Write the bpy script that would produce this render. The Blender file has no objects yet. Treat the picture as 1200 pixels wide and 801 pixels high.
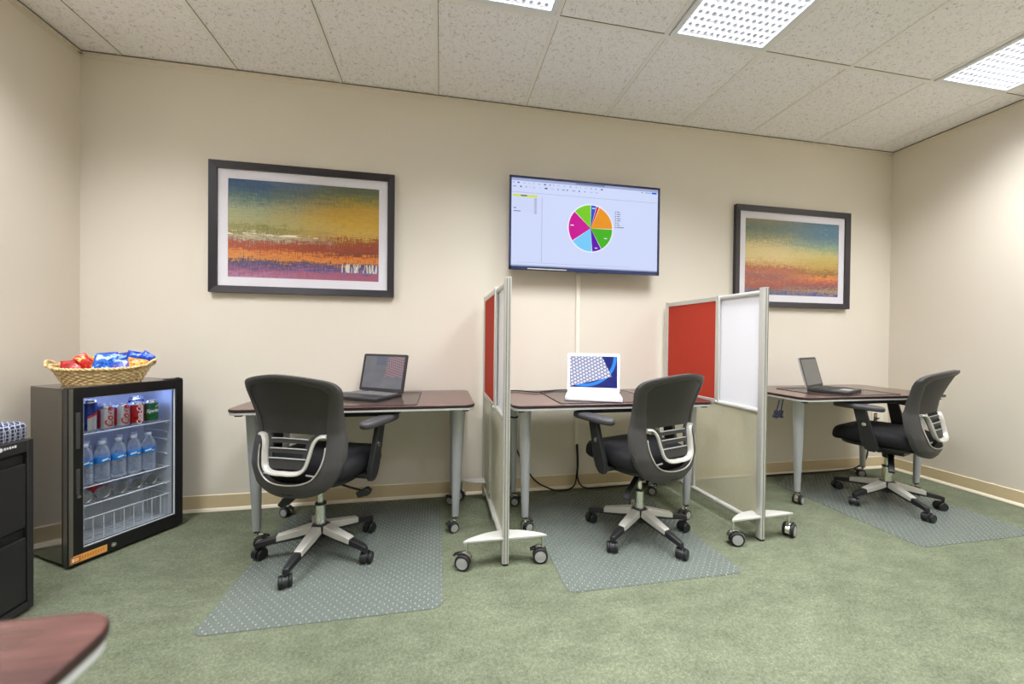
import bpy, math, random
from math import sin, cos, pi, radians, sqrt
from mathutils import Vector, Matrix
random.seed(7)
SC = bpy.context.scene
COL = SC.collection

# ------------------------------------------------------------------ materials
def lin(c):
    return tuple(((x/255)/12.92 if x/255 <= .04045 else ((x/255+.055)/1.055)**2.4) for x in c) + (1,)
class NT:
    def __init__(s, name):
        s.m = bpy.data.materials.new(name); s.m.use_nodes = True
        s.t = s.m.node_tree; s.t.nodes.clear()
        s.out = s.t.nodes.new('ShaderNodeOutputMaterial')
        s.b = s.t.nodes.new('ShaderNodeBsdfPrincipled')
        s.t.links.new(s.b.outputs[0], s.out.inputs[0])
    def n(s, typ, **kw):
        o = s.t.nodes.new(typ)
        for k, v in kw.items():
            if k.startswith('_'): o.inputs[k[1:]].default_value = v
            else: setattr(o, k, v)
        return o
    def l(s, a, b): s.t.links.new(a, b)
    def math(s, op, a, b=None):
        o = s.t.nodes.new('ShaderNodeMath'); o.operation = op
        for i, q in enumerate((a, b)):
            if q is None: continue
            if isinstance(q, (int, float)): o.inputs[i].default_value = q
            else: s.l(q, o.inputs[i])
        return o.outputs[0]
    def coord(s, kind='Object', scale=(1, 1, 1), rot=(0, 0, 0), loc=(0, 0, 0)):
        tc = s.n('ShaderNodeTexCoord'); mp = s.n('ShaderNodeMapping')
        s.l(tc.outputs[kind], mp.inputs[0])
        mp.inputs['Scale'].default_value = scale; mp.inputs['Rotation'].default_value = rot
        mp.inputs['Location'].default_value = loc
        return mp.outputs[0]
    def noise(s, vec, scale, detail=3, rough=.5):
        o = s.n('ShaderNodeTexNoise'); s.l(vec, o.inputs['Vector'])
        o.inputs['Scale'].default_value = scale; o.inputs['Detail'].default_value = detail
        o.inputs['Roughness'].default_value = rough
        return o.outputs[0]
    def ramp(s, fac, stops, interp='LINEAR'):
        o = s.n('ShaderNodeValToRGB'); s.l(fac, o.inputs[0]); cr = o.color_ramp; cr.interpolation = interp
        while len(cr.elements) < len(stops): cr.elements.new(.5)
        for e, (p, c) in zip(cr.elements, stops): e.position = p; e.color = lin(c)
        return o.outputs[0]
    def mix(s, fac, a, b):
        o = s.n('ShaderNodeMix', data_type='RGBA')
        if isinstance(fac, (int, float)): o.inputs[0].default_value = fac
        else: s.l(fac, o.inputs[0])
        for i, q in ((6, a), (7, b)):
            if isinstance(q, tuple): o.inputs[i].default_value = lin(q) if len(q) == 3 else q
            else: s.l(q, o.inputs[i])
        return o.outputs[2]
    def bump(s, h, strength, dist=.01):
        o = s.n('ShaderNodeBump'); s.l(h, o.inputs['Height'])
        o.inputs['Strength'].default_value = strength; o.inputs['Distance'].default_value = dist
        s.l(o.outputs[0], s.b.inputs['Normal'])
    def set(s, **kw):
        for k, v in kw.items():
            k = {'color': 'Base Color', 'rough': 'Roughness', 'metal': 'Metallic', 'ior': 'IOR', 'alpha': 'Alpha',
                 'trans': 'Transmission Weight', 'ecol': 'Emission Color', 'es': 'Emission Strength',
                 'spec': 'Specular IOR Level', 'coat': 'Coat Weight', 'coatr': 'Coat Roughness', 'sheen': 'Sheen Weight'}[k]
            if isinstance(v, tuple) and len(v) == 3: v = lin(v)
            if hasattr(v, 'is_linked'): s.l(v, s.b.inputs[k])
            else: s.b.inputs[k].default_value = v
        return s.m
def plain(name, color, rough=.5, metal=0., grain=0., gscale=200, **kw):
    t = NT(name)
    t.set(color=color, rough=rough, metal=metal, **kw)
    if grain:
        v = t.coord(); h = t.noise(v, gscale, 2); t.bump(h, grain, .002)
    else:   # faint procedural variation of the gloss
        v = t.coord(); h = t.noise(v, 30, 2)
        t.l(t.math('ADD', t.math('MULTIPLY', h, .06), max(rough-.03, .01)), t.b.inputs['Roughness'])
    return t.m
def emit(name, color, strength):
    t = NT(name); t.set(color=(5, 5, 5), rough=.35, spec=.15, ecol=color, es=strength); return t.m

M = {}
def build_materials():
    # painted wall
    t = NT('wall_paint'); v = t.coord()
    h = t.noise(v, 220, 3); c = t.mix(t.noise(v, 1.5, 2), (222, 213, 197), (227, 218, 202))
    t.set(color=c, rough=.75); t.bump(h, .08, .002); M['wall'] = t.m
    # carpet
    t = NT('green_carpet'); v = t.coord()
    big = t.noise(v, 1.7, 3, .5); mid = t.noise(t.coord(scale=(1, 1.8, 1), rot=(0, 0, .5)), 7, 5, .7); fine = t.noise(v, 190, 3, .8); med = t.noise(v, 75, 4, .8)
    f = t.math('ADD', t.math('MULTIPLY', big, .12), t.math('MULTIPLY', mid, .18))
    f = t.math('ADD', f, t.math('MULTIPLY', fine, .38)); f = t.math('ADD', f, t.math('MULTIPLY', med, .32))
    c = t.ramp(f, [(.34, (66, 71, 57)), (.46, (94, 99, 80)), (.54, (114, 119, 97)), (.66, (156, 159, 132))])
    t.set(color=c, rough=1., spec=.05); t.bump(t.math('ADD', fine, med), .5, .006); M['carpet'] = t.m
    # acoustic ceiling tile
    t = NT('ceiling_tile'); v = t.coord(); v2 = t.coord(scale=(1, 1, 1))
    n1 = t.noise(v, 125, 3, .7); n2 = t.noise(v2, 38, 2)
    f = t.math('ADD', t.math('MULTIPLY', n1, .75), t.math('MULTIPLY', n2, .25))
    c = t.ramp(f, [(.30, (160, 152, 146)), (.39, (214, 208, 206)), (.46, (246, 243, 244)), (.8, (250, 247, 248))])
    t.set(color=c, rough=.95, spec=.1); t.bump(n1, .25, .003); M['tile'] = t.m
    M['tbar'] = plain('ceiling_bar_paint', (240, 236, 232), .5)
    M['gap'] = plain('shadow_gap_dark', (120, 112, 100), .9)
    M['base'] = plain('baseboard_vinyl', (216, 196, 156), .45)
    M['base_lip'] = plain('baseboard_cream_edge', (236, 224, 200), .45)
    M['white'] = plain('white_plastic', (236, 236, 236), .35)
    M['offwhite'] = plain('offwhite_plastic', (240, 232, 216), .4)
    M['fixture'] = plain('fixture_white_enamel', (230, 232, 236), .35)
    # clear prismatic lens sheet under the fluorescent tubes: small white prisms in rows
    t = NT('light_lens'); v = t.coord(scale=(1, 1, 0))
    vo = t.n('ShaderNodeTexVoronoi', voronoi_dimensions='2D'); t.l(v, vo.inputs['Vector']); vo.inputs['Scale'].default_value = 26
    vo.inputs['Randomness'].default_value = 0.
    k = t.math('LESS_THAN', vo.outputs['Distance'], .25)
    t.set(color=(205, 210, 222), rough=.3); tr = t.n('ShaderNodeBsdfTransparent')
    a = t.n('ShaderNodeMixShader'); t.l(t.math('MULTIPLY', k, .96), a.inputs[0]); t.l(tr.outputs[0], a.inputs[1]); t.l(t.b.outputs[0], a.inputs[2]); t.l(a.outputs[0], t.out.inputs[0]); M['lens'] = t.m
    # mahogany laminate
    t = NT('mahogany_laminate'); v = t.coord(scale=(1, 9, 9))
    n1 = t.noise(v, 3.2, 5, .6); n2 = t.noise(t.coord(scale=(2, 60, 2)), 5, 3)
    f = t.math('ADD', t.math('MULTIPLY', n1, .7), t.math('MULTIPLY', n2, .3))
    c = t.ramp(f, [(.3, (58, 34, 32)), (.5, (84, 52, 48)), (.68, (114, 78, 72))])
    t.set(color=c, rough=.26, coat=.3, coatr=.15); M['wood'] = t.m
    M['wood_edge'] = plain('dark_edge_band', (46, 24, 22), .35)
    M['silver_edge'] = plain('silver_underside', (196, 197, 196), .4)
    M['leg'] = plain('silver_grey_leg', (172, 174, 177), .38, .35)
    M['alu'] = plain('satin_aluminium', (205, 204, 198), .38, .45)
    M['chrome'] = plain('chrome', (225, 226, 222), .12, 1.)
    M['white_metal'] = plain('white_powder_coat', (182, 180, 172), .4)
    M['black'] = plain('black_plastic', (26, 26, 28), .42)
    M['charcoal'] = plain('charcoal_plastic', (62, 60, 59), .5, grain=.15, gscale=500)
    M['panel'] = plain('charcoal_back_panel', (48, 47, 45), .55, grain=.3, gscale=700)
    M['silver_bracket'] = plain('silver_plastic', (196, 193, 184), .35, .3)
    M['base_silver'] = plain('base_silver', (200, 197, 188), .36, .35)
    M['rubber'] = plain('black_rubber', (18, 18, 19), .55)
    M['hub'] = plain('grey_hub', (158, 158, 156), .4)
    M['arm_pad'] = plain('grey_arm_pad', (66, 64, 66), .5, grain=.2, gscale=400)
    t = NT('black_seat_fabric'); v = t.coord()
    w = t.noise(v, 600, 2); t.set(color=(14, 14, 17), rough=.7, spec=.3); t.bump(w, .4, .002); M['seat'] = t.m
    # red fabric
    t = NT('red_fabric'); v = t.coord(); n1 = t.noise(v, 300, 2)
    c = t.mix(n1, (172, 56, 40), (188, 68, 50)); t.set(color=c, rough=.9, spec=.15); t.bump(n1, .4, .002); M['red'] = t.m
    M['whiteboard'] = plain('whiteboard_gloss', (236, 236, 240), .3)
    # frosted panel: translucent plastic
    t = NT('frosted_panel'); tr = t.n('ShaderNodeBsdfTransparent'); tl = t.n('ShaderNodeBsdfTranslucent')
    tr.inputs[0].default_value = (.93, .93, .88, 1)
    tl.inputs[0].default_value = (.82, .79, .66, 1)
    a = t.n('ShaderNodeMixShader'); a.inputs[0].default_value = .48
    t.set(color=(200, 196, 174), rough=.35)
    b = t.n('ShaderNodeMixShader'); b.inputs[0].default_value = .5
    t.l(t.b.outputs[0], b.inputs[1]); t.l(tl.outputs[0], b.inputs[2])
    t.l(tr.outputs[0], a.inputs[1]); t.l(b.outputs[0], a.inputs[2]); t.l(a.outputs[0], t.out.inputs[0])
    t.l(t.math('ADD', t.math('MULTIPLY', t.noise(t.coord(), 40, 1), .04), .46), a.inputs[0]); M['frost'] = t.m
    # chair mat with studs
    t = NT('studded_clear_vinyl'); v = t.coord(scale=(1, 1, 0), rot=(0, 0, radians(45)))
    vo = t.n('ShaderNodeTexVoronoi', voronoi_dimensions='2D'); t.l(v, vo.inputs['Vector']); vo.inputs['Scale'].default_value = 40
    vo.inputs['Randomness'].default_value = .12
    d = t.math('LESS_THAN', vo.outputs['Distance'], .12)
    c = t.mix(d, (132, 138, 132), (180, 186, 180)); t.set(color=c, rough=.3)
    tr = t.n('ShaderNodeBsdfTransparent'); tr.inputs[0].default_value = (.9, .93, .92, 1)
    a = t.n('ShaderNodeMixShader'); t.l(t.math('ADD', t.math('MULTIPLY', d, .16), .36), a.inputs[0])
    t.l(tr.outputs[0], a.inputs[1]); t.l(t.b.outputs[0], a.inputs[2]); t.l(a.outputs[0], t.out.inputs[0])
    t.bump(vo.outputs['Distance'], .3, .003); M['mat'] = t.m
    # desk pad
    t = NT('clear_desk_pad'); t.set(color=(104, 92, 84), rough=.12)
    tr = t.n('ShaderNodeBsdfTransparent'); a = t.n('ShaderNodeMixShader')
    t.l(t.math('ADD', t.math('MULTIPLY', t.noise(t.coord(), 20, 1), .05), .30), a.inputs[0])
    t.l(tr.outputs[0], a.inputs[1]); t.l(t.b.outputs[0], a.inputs[2]); t.l(a.outputs[0], t.out.inputs[0]); M['pad'] = t.m
    # thin glass
    def glass(name, tint, glo):
        t = NT(name); tr = t.n('ShaderNodeBsdfTransparent'); tr.inputs[0].default_value = tint
        gl = t.n('ShaderNodeBsdfGlossy'); gl.inputs['Roughness'].default_value = .02
        fr = t.n('ShaderNodeFresnel'); fr.inputs[0].default_value = 1.5
        ge = t.n('ShaderNodeNewGeometry'); a = t.n('ShaderNodeMixShader')
        t.l(t.math('MULTIPLY', t.math('MULTIPLY', fr.outputs[0], glo), t.math('SUBTRACT', 1., ge.outputs['Backfacing'])), a.inputs[0])
        t.l(tr.outputs[0], a.inputs[1]); t.l(gl.outputs[0], a.inputs[2]); t.l(a.outputs[0], t.out.inputs[0]); return t.m
    M['glass'] = glass('clear_glass', (.96, .97, .98, 1), .9)
    M['glass_art'] = glass('picture_glass', (.99, .99, .99, 1), .55)
    t = NT('water_bottle_plastic'); tr = t.n('ShaderNodeBsdfTransparent'); tr.inputs[0].default_value = (.82, .86, .93, 1)
    t.set(color=(205, 214, 230), rough=.15); lw = t.n('ShaderNodeLayerWeight'); lw.inputs[0].default_value = .45
    a = t.n('ShaderNodeMixShader'); t.l(t.math('ADD', t.math('MULTIPLY', lw.outputs['Facing'], .75), .18), a.inputs[0])
    t.l(tr.outputs[0], a.inputs[1]); t.l(t.b.outputs[0], a.inputs[2]); t.l(a.outputs[0], t.out.inputs[0]); M['water'] = t.m
    M['fridge_side'] = plain('fridge_gloss_black', (84, 77, 68), .13, .35)
    M['fridge_black'] = plain('fridge_door_black', (20, 20, 22), .3)
    M['liner'] = plain('fridge_liner_white', (214, 218, 222), .45)
    M['wire'] = plain('white_wire', (226, 228, 232), .35)
    M['steel_strip'] = plain('grey_trim_strip', (120, 116, 106), .35, .6)
    M['orange'] = plain('orange_sticker', (224, 160, 84), .5)
    M['orange_dark'] = plain('orange_sticker_mark', (206, 122, 30), .5)
    M['cream'] = plain('cream_sticker_print', (246, 226, 190), .5)
    M['cab'] = plain('black_cabinet_steel', (34, 34, 36), .45, grain=.1, gscale=300)
    M['cab_dark'] = plain('cabinet_recess', (12, 12, 13), .6)
    t = NT('navy_patterned_fabric'); v = t.coord(scale=(1, 1, 1.0), rot=(0, 0, 0))
    ck = t.n('ShaderNodeTexVoronoi', feature='DISTANCE_TO_EDGE'); t.l(t.coord(rot=(0, 0, radians(45))), ck.inputs['Vector'])
    ck.inputs['Scale'].default_value = 75; ck.inputs['Randomness'].default_value = .15
    c = t.ramp(ck.outputs['Distance'], [(.05, (176, 180, 196)), (.10, (34, 38, 62))]); t.set(color=c, rough=.9); M['cushion'] = t.m
    t = NT('wicker'); v = t.coord(); n1 = t.noise(v, 70, 3)
    c = t.ramp(n1, [(.3, (176, 138, 86)), (.5, (222, 192, 138)), (.7, (238, 214, 166))]); t.set(color=c, rough=.6); M['wicker'] = t.m
    M['frame'] = plain('dark_picture_frame', (44, 40, 46), .35)
    M['matboard'] = plain('white_mat_board', (232, 228, 234), .8)
    # TV / laptop
    M['tv_frame'] = plain('tv_bezel', (52, 60, 96), .25, .3)
    M['tv_screen'] = emit('tv_screen_glow', (212, 222, 255), .95)
    for k, c in dict(pgreen=(120, 205, 30), pgreen2=(70, 180, 30), pmag=(205, 15, 150), pcyan=(120, 205, 250), ppur=(95, 10, 175),
                     porg=(235, 150, 30), pred=(200, 40, 20), pblue=(30, 80, 215), pyel=(215, 225, 90), pgrey=(190, 198, 225),
                     pdark=(70, 80, 120), pline=(160, 168, 205), pwhite=(240, 240, 255), pteal=(120, 190, 215)).items():
        M[k] = emit('screen_'+k, c, .98)
    M['lap_black'] = plain('laptop_black', (46, 45, 47), .45)
    M['lap_key'] = plain('laptop_keys', (120, 118, 120), .5)
    M['lap_white'] = plain('laptop_white', (238, 238, 240), .3)
    M['lap_grey'] = plain('laptop_silver', (176, 176, 174), .4)
    M['keywhite'] = plain('white_keys', (226, 226, 230), .4)
    # dim laptop screen (glossy, faint picture of pink keys)
    t = NT('laptop_dim_screen'); g = t.coord('Generated', scale=(1, 1, 1))
    sp = t.n('ShaderNodeSeparateXYZ'); t.l(g, sp.inputs[0]); u, w = sp.outputs[0], sp.outputs[2]
    def keys(t, rot, scale, ca, cb):
        br = t.n('ShaderNodeTexBrick'); gg = t.n('ShaderNodeTexCoord'); cx = t.n('ShaderNodeSeparateXYZ'); t.l(gg.outputs['Generated'], cx.inputs[0])
        cb_ = t.n('ShaderNodeCombineXYZ'); t.l(t.math('MULTIPLY', cx.outputs[0], 1.35), cb_.inputs[0]); t.l(cx.outputs[2], cb_.inputs[1])
        mp = t.n('ShaderNodeMapping'); t.l(cb_.outputs[0], mp.inputs[0]); mp.inputs['Rotation'].default_value = (0, 0, rot)
        mp.inputs['Location'].default_value = (.37, .21, 0)
        t.l(mp.outputs[0], br.inputs['Vector']); br.inputs['Scale'].default_value = scale
        br.inputs['Color1'].default_value = lin(ca); br.inputs['Color2'].default_value = lin(ca); br.inputs['Mortar'].default_value = lin(cb)
        br.inputs['Mortar Size'].default_value = .07; br.inputs['Mortar Smooth'].default_value = .1; br.inputs['Brick Width'].default_value = .45; br.inputs['Row Height'].default_value = .45
        return br.outputs[0]
    kk = keys(t, radians(14), 6, (140, 70, 84), (186, 160, 170))
    m1 = t.math('MULTIPLY', t.math('GREATER_THAN', t.math('SUBTRACT', u, t.math('MULTIPLY', w, .12)), .50), t.math('GREATER_THAN', w, .36))
    c = t.mix(t.noise(g, 3, 2), (96, 100, 112), (138, 138, 142))
    m2 = t.math('MULTIPLY', t.math('LESS_THAN', u, .55), t.math('MULTIPLY', t.math('GREATER_THAN', u, .3), t.math('GREATER_THAN', w, .72)))
    c = t.mix(t.math('MULTIPLY', m2, .5), c, (80, 92, 130)); c = t.mix(t.math('MULTIPLY', m1, .6), c, kk)
    t.set(color=(20, 20, 22), rough=.2, ecol=c, es=.75); M['scr_dim'] = t.m
    # bright laptop screen: white keyboard and blue cable
    t = NT('laptop_bright_screen'); g = t.coord('Generated'); sp = t.n('ShaderNodeSeparateXYZ'); t.l(g, sp.inputs[0]); u, w = sp.outputs[0], sp.outputs[2]
    kk = keys(t, radians(-32), 4.6, (240, 240, 252), (140, 144, 186))
    # keyboard occupies left/upper area bounded by two lines
    m = t.math('MULTIPLY', t.math('LESS_THAN', t.math('ADD', u, t.math('MULTIPLY', w, .32)), 1.0),
               t.math('GREATER_THAN', t.math('SUBTRACT', w, t.math('MULTIPLY', u, .38)), .02))
    bl = t.mix(t.noise(g, 6, 2), (24, 30, 110), (44, 58, 150))
    du = t.math('SUBTRACT', u, .3); dw = t.math('SUBTRACT', w, .98)
    r = t.math('SQRT', t.math('ADD', t.math('POWER', t.math('ABSOLUTE', du), 2.), t.math('POWER', t.math('ABSOLUTE', t.math('MULTIPLY', dw, .72)), 2.)))
    ring = t.math('LESS_THAN', t.math('ABSOLUTE', t.math('SUBTRACT', r, .655)), .035)
    bl = t.mix(ring, bl, (60, 150, 250)); c = t.mix(m, bl, kk)
    t.set(color=(10, 10, 12), rough=.25, ecol=c, es=1.0); M['scr_bright'] = t.m
    t = NT('laptop_grey_screen'); g = t.coord('Generated'); c = t.mix(t.noise(g, 2, 2), (116, 114, 112), (140, 138, 134))
    t.set(color=(60, 60, 60), rough=.2, ecol=c, es=.45); M['scr_grey'] = t.m
    # art prints
    def art(name, L, R, blend, streak, amp, strokes=False):
        t = NT(name); g = t.coord('Generated'); sp = t.n('ShaderNodeSeparateXYZ'); t.l(g, sp.inputs[0]); u, w = sp.outputs[0], sp.outputs[2]
        n1 = t.noise(t.coord('Generated', scale=(1.2, 1, 9)), 3, 6, .65)
        n2 = t.noise(t.coord('Generated', scale=(4, 1, 30)), 4, 4, .7)
        n3 = t.noise(t.coord('Generated', scale=(30, 1, 3)), 4, 3, .7)
        dv = t.math('ADD', t.math('MULTIPLY', t.math('SUBTRACT', n1, .5), amp*2.2), t.math('MULTIPLY', t.math('SUBTRACT', n2, .5), .30))
        dv = t.math('ADD', dv, t.math('MULTIPLY', t.math('SUBTRACT', n3, .5), .26))
        v = t.math('ADD', w, dv)
        a = t.ramp(v, L); b = t.ramp(v, R)
        uu = t.math('ADD', u, t.math('MULTIPLY', t.math('SUBTRACT', t.noise(g, 4, 4), .5), .5))
        mr = t.n('ShaderNodeMapRange'); t.l(uu, mr.inputs[0]); mr.inputs[1].default_value = blend[0]; mr.inputs[2].default_value = blend[1]
        c = t.mix(mr.outputs[0], a, b)
        sk = t.noise(t.coord('Generated', scale=(3, 1, 60)), 6, 3)
        c = t.mix(t.math('MAXIMUM', t.math('MULTIPLY', t.math('SUBTRACT', sk, .54), 4.), 0.), c, streak)
        dk = t.noise(t.coord('Generated', scale=(40, 1, 6)), 5, 5, .8)
        c = t.mix(t.math('MAXIMUM', t.math('MULTIPLY', t.math('SUBTRACT', dk, .56), 4.5), 0.), c, (62, 56, 40))
        if strokes:
            bx = t.math('MULTIPLY', t.math('GREATER_THAN', u, .74), t.math('MULTIPLY', t.math('GREATER_THAN', w, .09), t.math('LESS_THAN', w, .18)))
            st = t.math('GREATER_THAN', t.noise(t.coord('Generated', scale=(60, 1, 4)), 1.3, 2), .53)
            c = t.mix(t.math('MULTIPLY', bx, t.math('MULTIPLY', st, .85)), c, (226, 226, 208))
            wx = t.math('MULTIPLY', t.math('LESS_THAN', u, .58), t.math('LESS_THAN', t.math('ABSOLUTE', t.math('SUBTRACT', w, .445)), .012))
            c = t.mix(t.math('MULTIPLY', wx, t.math('GREATER_THAN', t.noise(t.coord('Generated', scale=(5, 1, 14)), 2.2, 4), .51)), c, (240, 226, 200))
        t.set(color=c, rough=.7); return t.m
    M['art_big'] = art('abstract_landscape_print_a',
        [(0., (176, 128, 160)), (.07, (168, 92, 120)), (.13, (84, 84, 132)), (.175, (50, 50, 82)), (.20, (228, 150, 66)), (.26, (214, 128, 60)), (.30, (168, 62, 40)),
         (.36, (176, 76, 44)), (.40, (148, 150, 130)), (.43, (226, 208, 170)), (.47, (126, 122, 44)), (.56, (176, 172, 120)), (.7, (160, 166, 130)), (.82, (92, 122, 120)), (.95, (52, 88, 128))],
        [(0., (150, 96, 140)), (.05, (190, 90, 84)), (.10, (112, 100, 160)), (.165, (64, 52, 90)), (.19, (232, 146, 40)), (.25, (222, 116, 40)), (.28, (96, 52, 44)),
         (.34, (160, 66, 36)), (.40, (150, 70, 36)), (.44, (168, 108, 40)), (.47, (206, 170, 80)), (.6, (206, 164, 56)), (.78, (190, 150, 54)), (.86, (140, 132, 60)), (.95, (96, 104, 84))],
        (.25, .75), (110, 92, 60), .10, True)
    M['art_small'] = art('abstract_landscape_print_b',
        [(0., (92, 96, 128)), (.05, (104, 108, 130)), (.09, (150, 76, 70)), (.18, (184, 94, 66)), (.24, (140, 84, 84)), (.30, (196, 110, 84)), (.36, (166, 84, 60)),
         (.40, (212, 160, 90)), (.5, (228, 206, 140)), (.64, (226, 204, 140)), (.76, (150, 150, 112)), (.88, (104, 128, 116)), (1., (146, 134, 100))],
        [(0., (58, 70, 150)), (.03, (60, 70, 140)), (.07, (190, 160, 100)), (.12, (110, 70, 90)), (.2, (188, 84, 60)), (.27, (236, 150, 60)), (.31, (90, 64, 40)),
         (.36, (190, 146, 60)), (.44, (196, 168, 86)), (.56, (206, 190, 116)), (.68, (132, 160, 140)), (.8, (88, 130, 152)), (1., (84, 130, 156))],
        (.3, .8), (200, 180, 140), .08)
    # can colours
    M['can_alu'] = plain('can_aluminium', (200, 202, 206), .22, .9)
    M['can_silver'] = plain('silver_can_print', (196, 196, 198), .3, .5)
    M['can_red'] = plain('red_can_print', (178, 22, 26), .28, .2)
    M['can_blue'] = plain('blue_can_print', (28, 50, 120), .28, .3)
    M['can_green'] = plain('green_can_print', (24, 110, 56), .28, .3)
    M['print_white'] = plain('white_print', (240, 240, 240), .4)
    M['print_red'] = plain('red_print', (176, 28, 34), .4)
    M['print_lime'] = plain('lime_print', (170, 205, 50), .4)
    M['print_cyan'] = plain('cyan_label', (24, 128, 210), .4)
    M['cap_blue'] = plain('bottle_cap', (214, 220, 240), .4)
    M['led'] = emit('fridge_led', (160, 182, 255), 30.)
    M['outlet_brown'] = plain('outlet_brown', (92, 74, 54), .5)
    # snack bags: two-colour foil with noise patches
    def foil(name, a, b, c3, thr=.5):
        t = NT(name); g = t.coord('Generated'); n = t.noise(g, 3.4, 3, .6)
        c = t.ramp(n, [(thr-.1, a), (thr-.04, b), (thr+.03, b), (thr+.08, c3)]); t.set(color=c, rough=.25, metal=.1)
        t.bump(t.noise(g, 12, 2), .3, .004); return t.m
    M['bag_red'] = foil('red_foil', (128, 16, 20), (178, 34, 36), (214, 70, 60))
    M['bag_redyellow'] = foil('red_yellow_foil', (190, 24, 26), (214, 60, 40), (238, 206, 110), .52)
    M['bag_yellow'] = foil('yellow_foil', (238, 196, 60), (228, 160, 50), (206, 70, 40), .55)
    M['bag_blue'] = foil('blue_white_foil', (24, 70, 170), (50, 120, 214), (232, 240, 250), .5)
    M['bag_purple'] = foil('purple_blue_foil', (60, 40, 130), (50, 80, 180), (150, 200, 224), .5)
    M['bag_royal'] = foil('royal_blue_foil', (22, 50, 160), (34, 80, 200), (90, 150, 230), .56)
    M['bag_orange'] = foil('orange_yellow_foil', (226, 90, 30), (240, 180, 60), (214, 60, 36), .5)

# ------------------------------------------------------------------ mesh builder
class MB:
    def __init__(s): s.v = []; s.f = []; s.m = []
    def add(s, vs, fs, mi=0):
        k = len(s.v); s.v += [tuple(p) for p in vs]; s.f += [tuple(i+k for i in f) for f in fs]; s.m += [mi]*len(fs)
    def box(s, c, d, mi=0, rot=None):
        vs = [Vector((x*d[0]/2, y*d[1]/2, z*d[2]/2)) for z in (-1, 1) for y in (-1, 1) for x in (-1, 1)]
        if rot is not None: vs = [rot @ p for p in vs]
        vs = [p+Vector(c) for p in vs]
        s.add(vs, [(0, 2, 3, 1), (4, 5, 7, 6), (0, 1, 5, 4), (2, 6, 7, 3), (0, 4, 6, 2), (1, 3, 7, 5)], mi); return s
    def cyl(s, a, b, r0, r1=None, n=20, mi=0, caps=True):
        a = Vector(a); b = Vector(b); r1 = r0 if r1 is None else r1
        d = (b-a).normalized(); e = Vector((1, 0, 0)) if abs(d.x) < .8 else Vector((0, 1, 0))
        p = d.cross(e).normalized(); q = d.cross(p)
        vs = [a+(p*cos(2*pi*i/n)+q*sin(2*pi*i/n))*r0 for i in range(n)]+[b+(p*cos(2*pi*i/n)+q*sin(2*pi*i/n))*r1 for i in range(n)]
        fs = [(i, (i+1) % n, n+(i+1) % n, n+i) for i in range(n)]
        if caps: fs += [tuple(range(n))[::-1], tuple(range(n, 2*n))]
        s.add(vs, fs, mi); return s
    def lathe(s, prof, n=28, mi=0, T=None, mis=None):
        vs = []; fs = []
        for r, z in prof: vs += [Vector((r*cos(2*pi*i/n), r*sin(2*pi*i/n), z)) for i in range(n)]
        if T is not None: vs = [T @ p for p in vs]
        k0 = len(s.v); s.v += [tuple(p) for p in vs]
        for j in range(len(prof)-1):
            for i in range(n):
                s.f.append((k0+j*n+i, k0+j*n+(i+1) % n, k0+(j+1)*n+(i+1) % n, k0+(j+1)*n+i)); s.m.append(mis[j] if mis else mi)
        s.f.append(tuple(k0+i for i in range(n))[::-1]); s.m.append(mis[0] if mis else mi)
        s.f.append(tuple(k0+(len(prof)-1)*n+i for i in range(n))); s.m.append(mis[-1] if mis else mi)
        return s
    def tube(s, path, r, n=8, mi=0, closed=False, flat=None):
        P = [Vector(p) for p in path]; N = len(P); vs = []; up = None
        rr = r if isinstance(r, (list, tuple)) else [r]*N
        for i, p in enumerate(P):
            if closed: t = (P[(i+1) % N]-P[i-1]).normalized()
            else: t = (P[min(i+1, N-1)]-P[max(i-1, 0)]).normalized()
            if up is None: up = Vector((0, 0, 1)) if abs(t.z) < .9 else Vector((1, 0, 0))
            x = t.cross(up).normalized(); up = x.cross(t).normalized()
            for k in range(n):
                a = 2*pi*k/n; fx, fy = (1, 1) if flat is None else flat
                vs.append(p+(x*cos(a)*fx+up*sin(a)*fy)*rr[i])
        fs = []
        for i in range(N if closed else N-1):
            for k in range(n):
                j = (i+1) % N; fs.append((i*n+k, i*n+(k+1) % n, j*n+(k+1) % n, j*n+k))
        if not closed: fs += [tuple(range(n))[::-1], tuple((N-1)*n+k for k in range(n))]
        s.add(vs, fs, mi); return s
    def prism(s, out, z0, z1, mi=0, T=None, mtop=None):
        n = len(out); vs = [Vector((x, y, z0)) for x, y in out]+[Vector((x, y, z1)) for x, y in out]
        if T is not None: vs = [T @ p for p in vs]
        k = len(s.v); s.v += [tuple(p) for p in vs]
        for i in range(n): s.f.append((k+i, k+(i+1) % n, k+n+(i+1) % n, k+n+i)); s.m.append(mi)
        s.f.append(tuple(k+i for i in range(n))[::-1]); s.m.append(mi)
        s.f.append(tuple(k+n+i for i in range(n))); s.m.append(mi if mtop is None else mtop); return s
    def slab(s, fn, nu, nv, th, mi=0, closed_u=False):
        """fn(u,v)->(point, thickness direction); solid sheet"""
        vs = []
        for side in (0, 1):
            for j in range(nv+1):
                for i in range(nu+1):
                    p, d = fn(i/nu, j/nv); vs.append(Vector(p)+Vector(d)*(th*(side-.5)))
        W = nu+1; K = W*(nv+1); fs = []
        for j in range(nv):
            for i in range(nu):
                a = j*W+i; fs.append((a, a+1, a+W+1, a+W)); fs.append((K+a, K+a+W, K+a+W+1, K+a+1))
        for i in range(nu):
            fs.append((i, K+i, K+i+1, i+1)); a = nv*W+i; fs.append((a, a+1, K+a+1, K+a))
        if not closed_u:
            for j in range(nv):
                a = j*W; fs.append((a, a+W, K+a+W, K+a)); a = j*W+nu; fs.append((a, K+a, K+a+W, a+W))
        s.add(vs, fs, mi); return s
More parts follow.
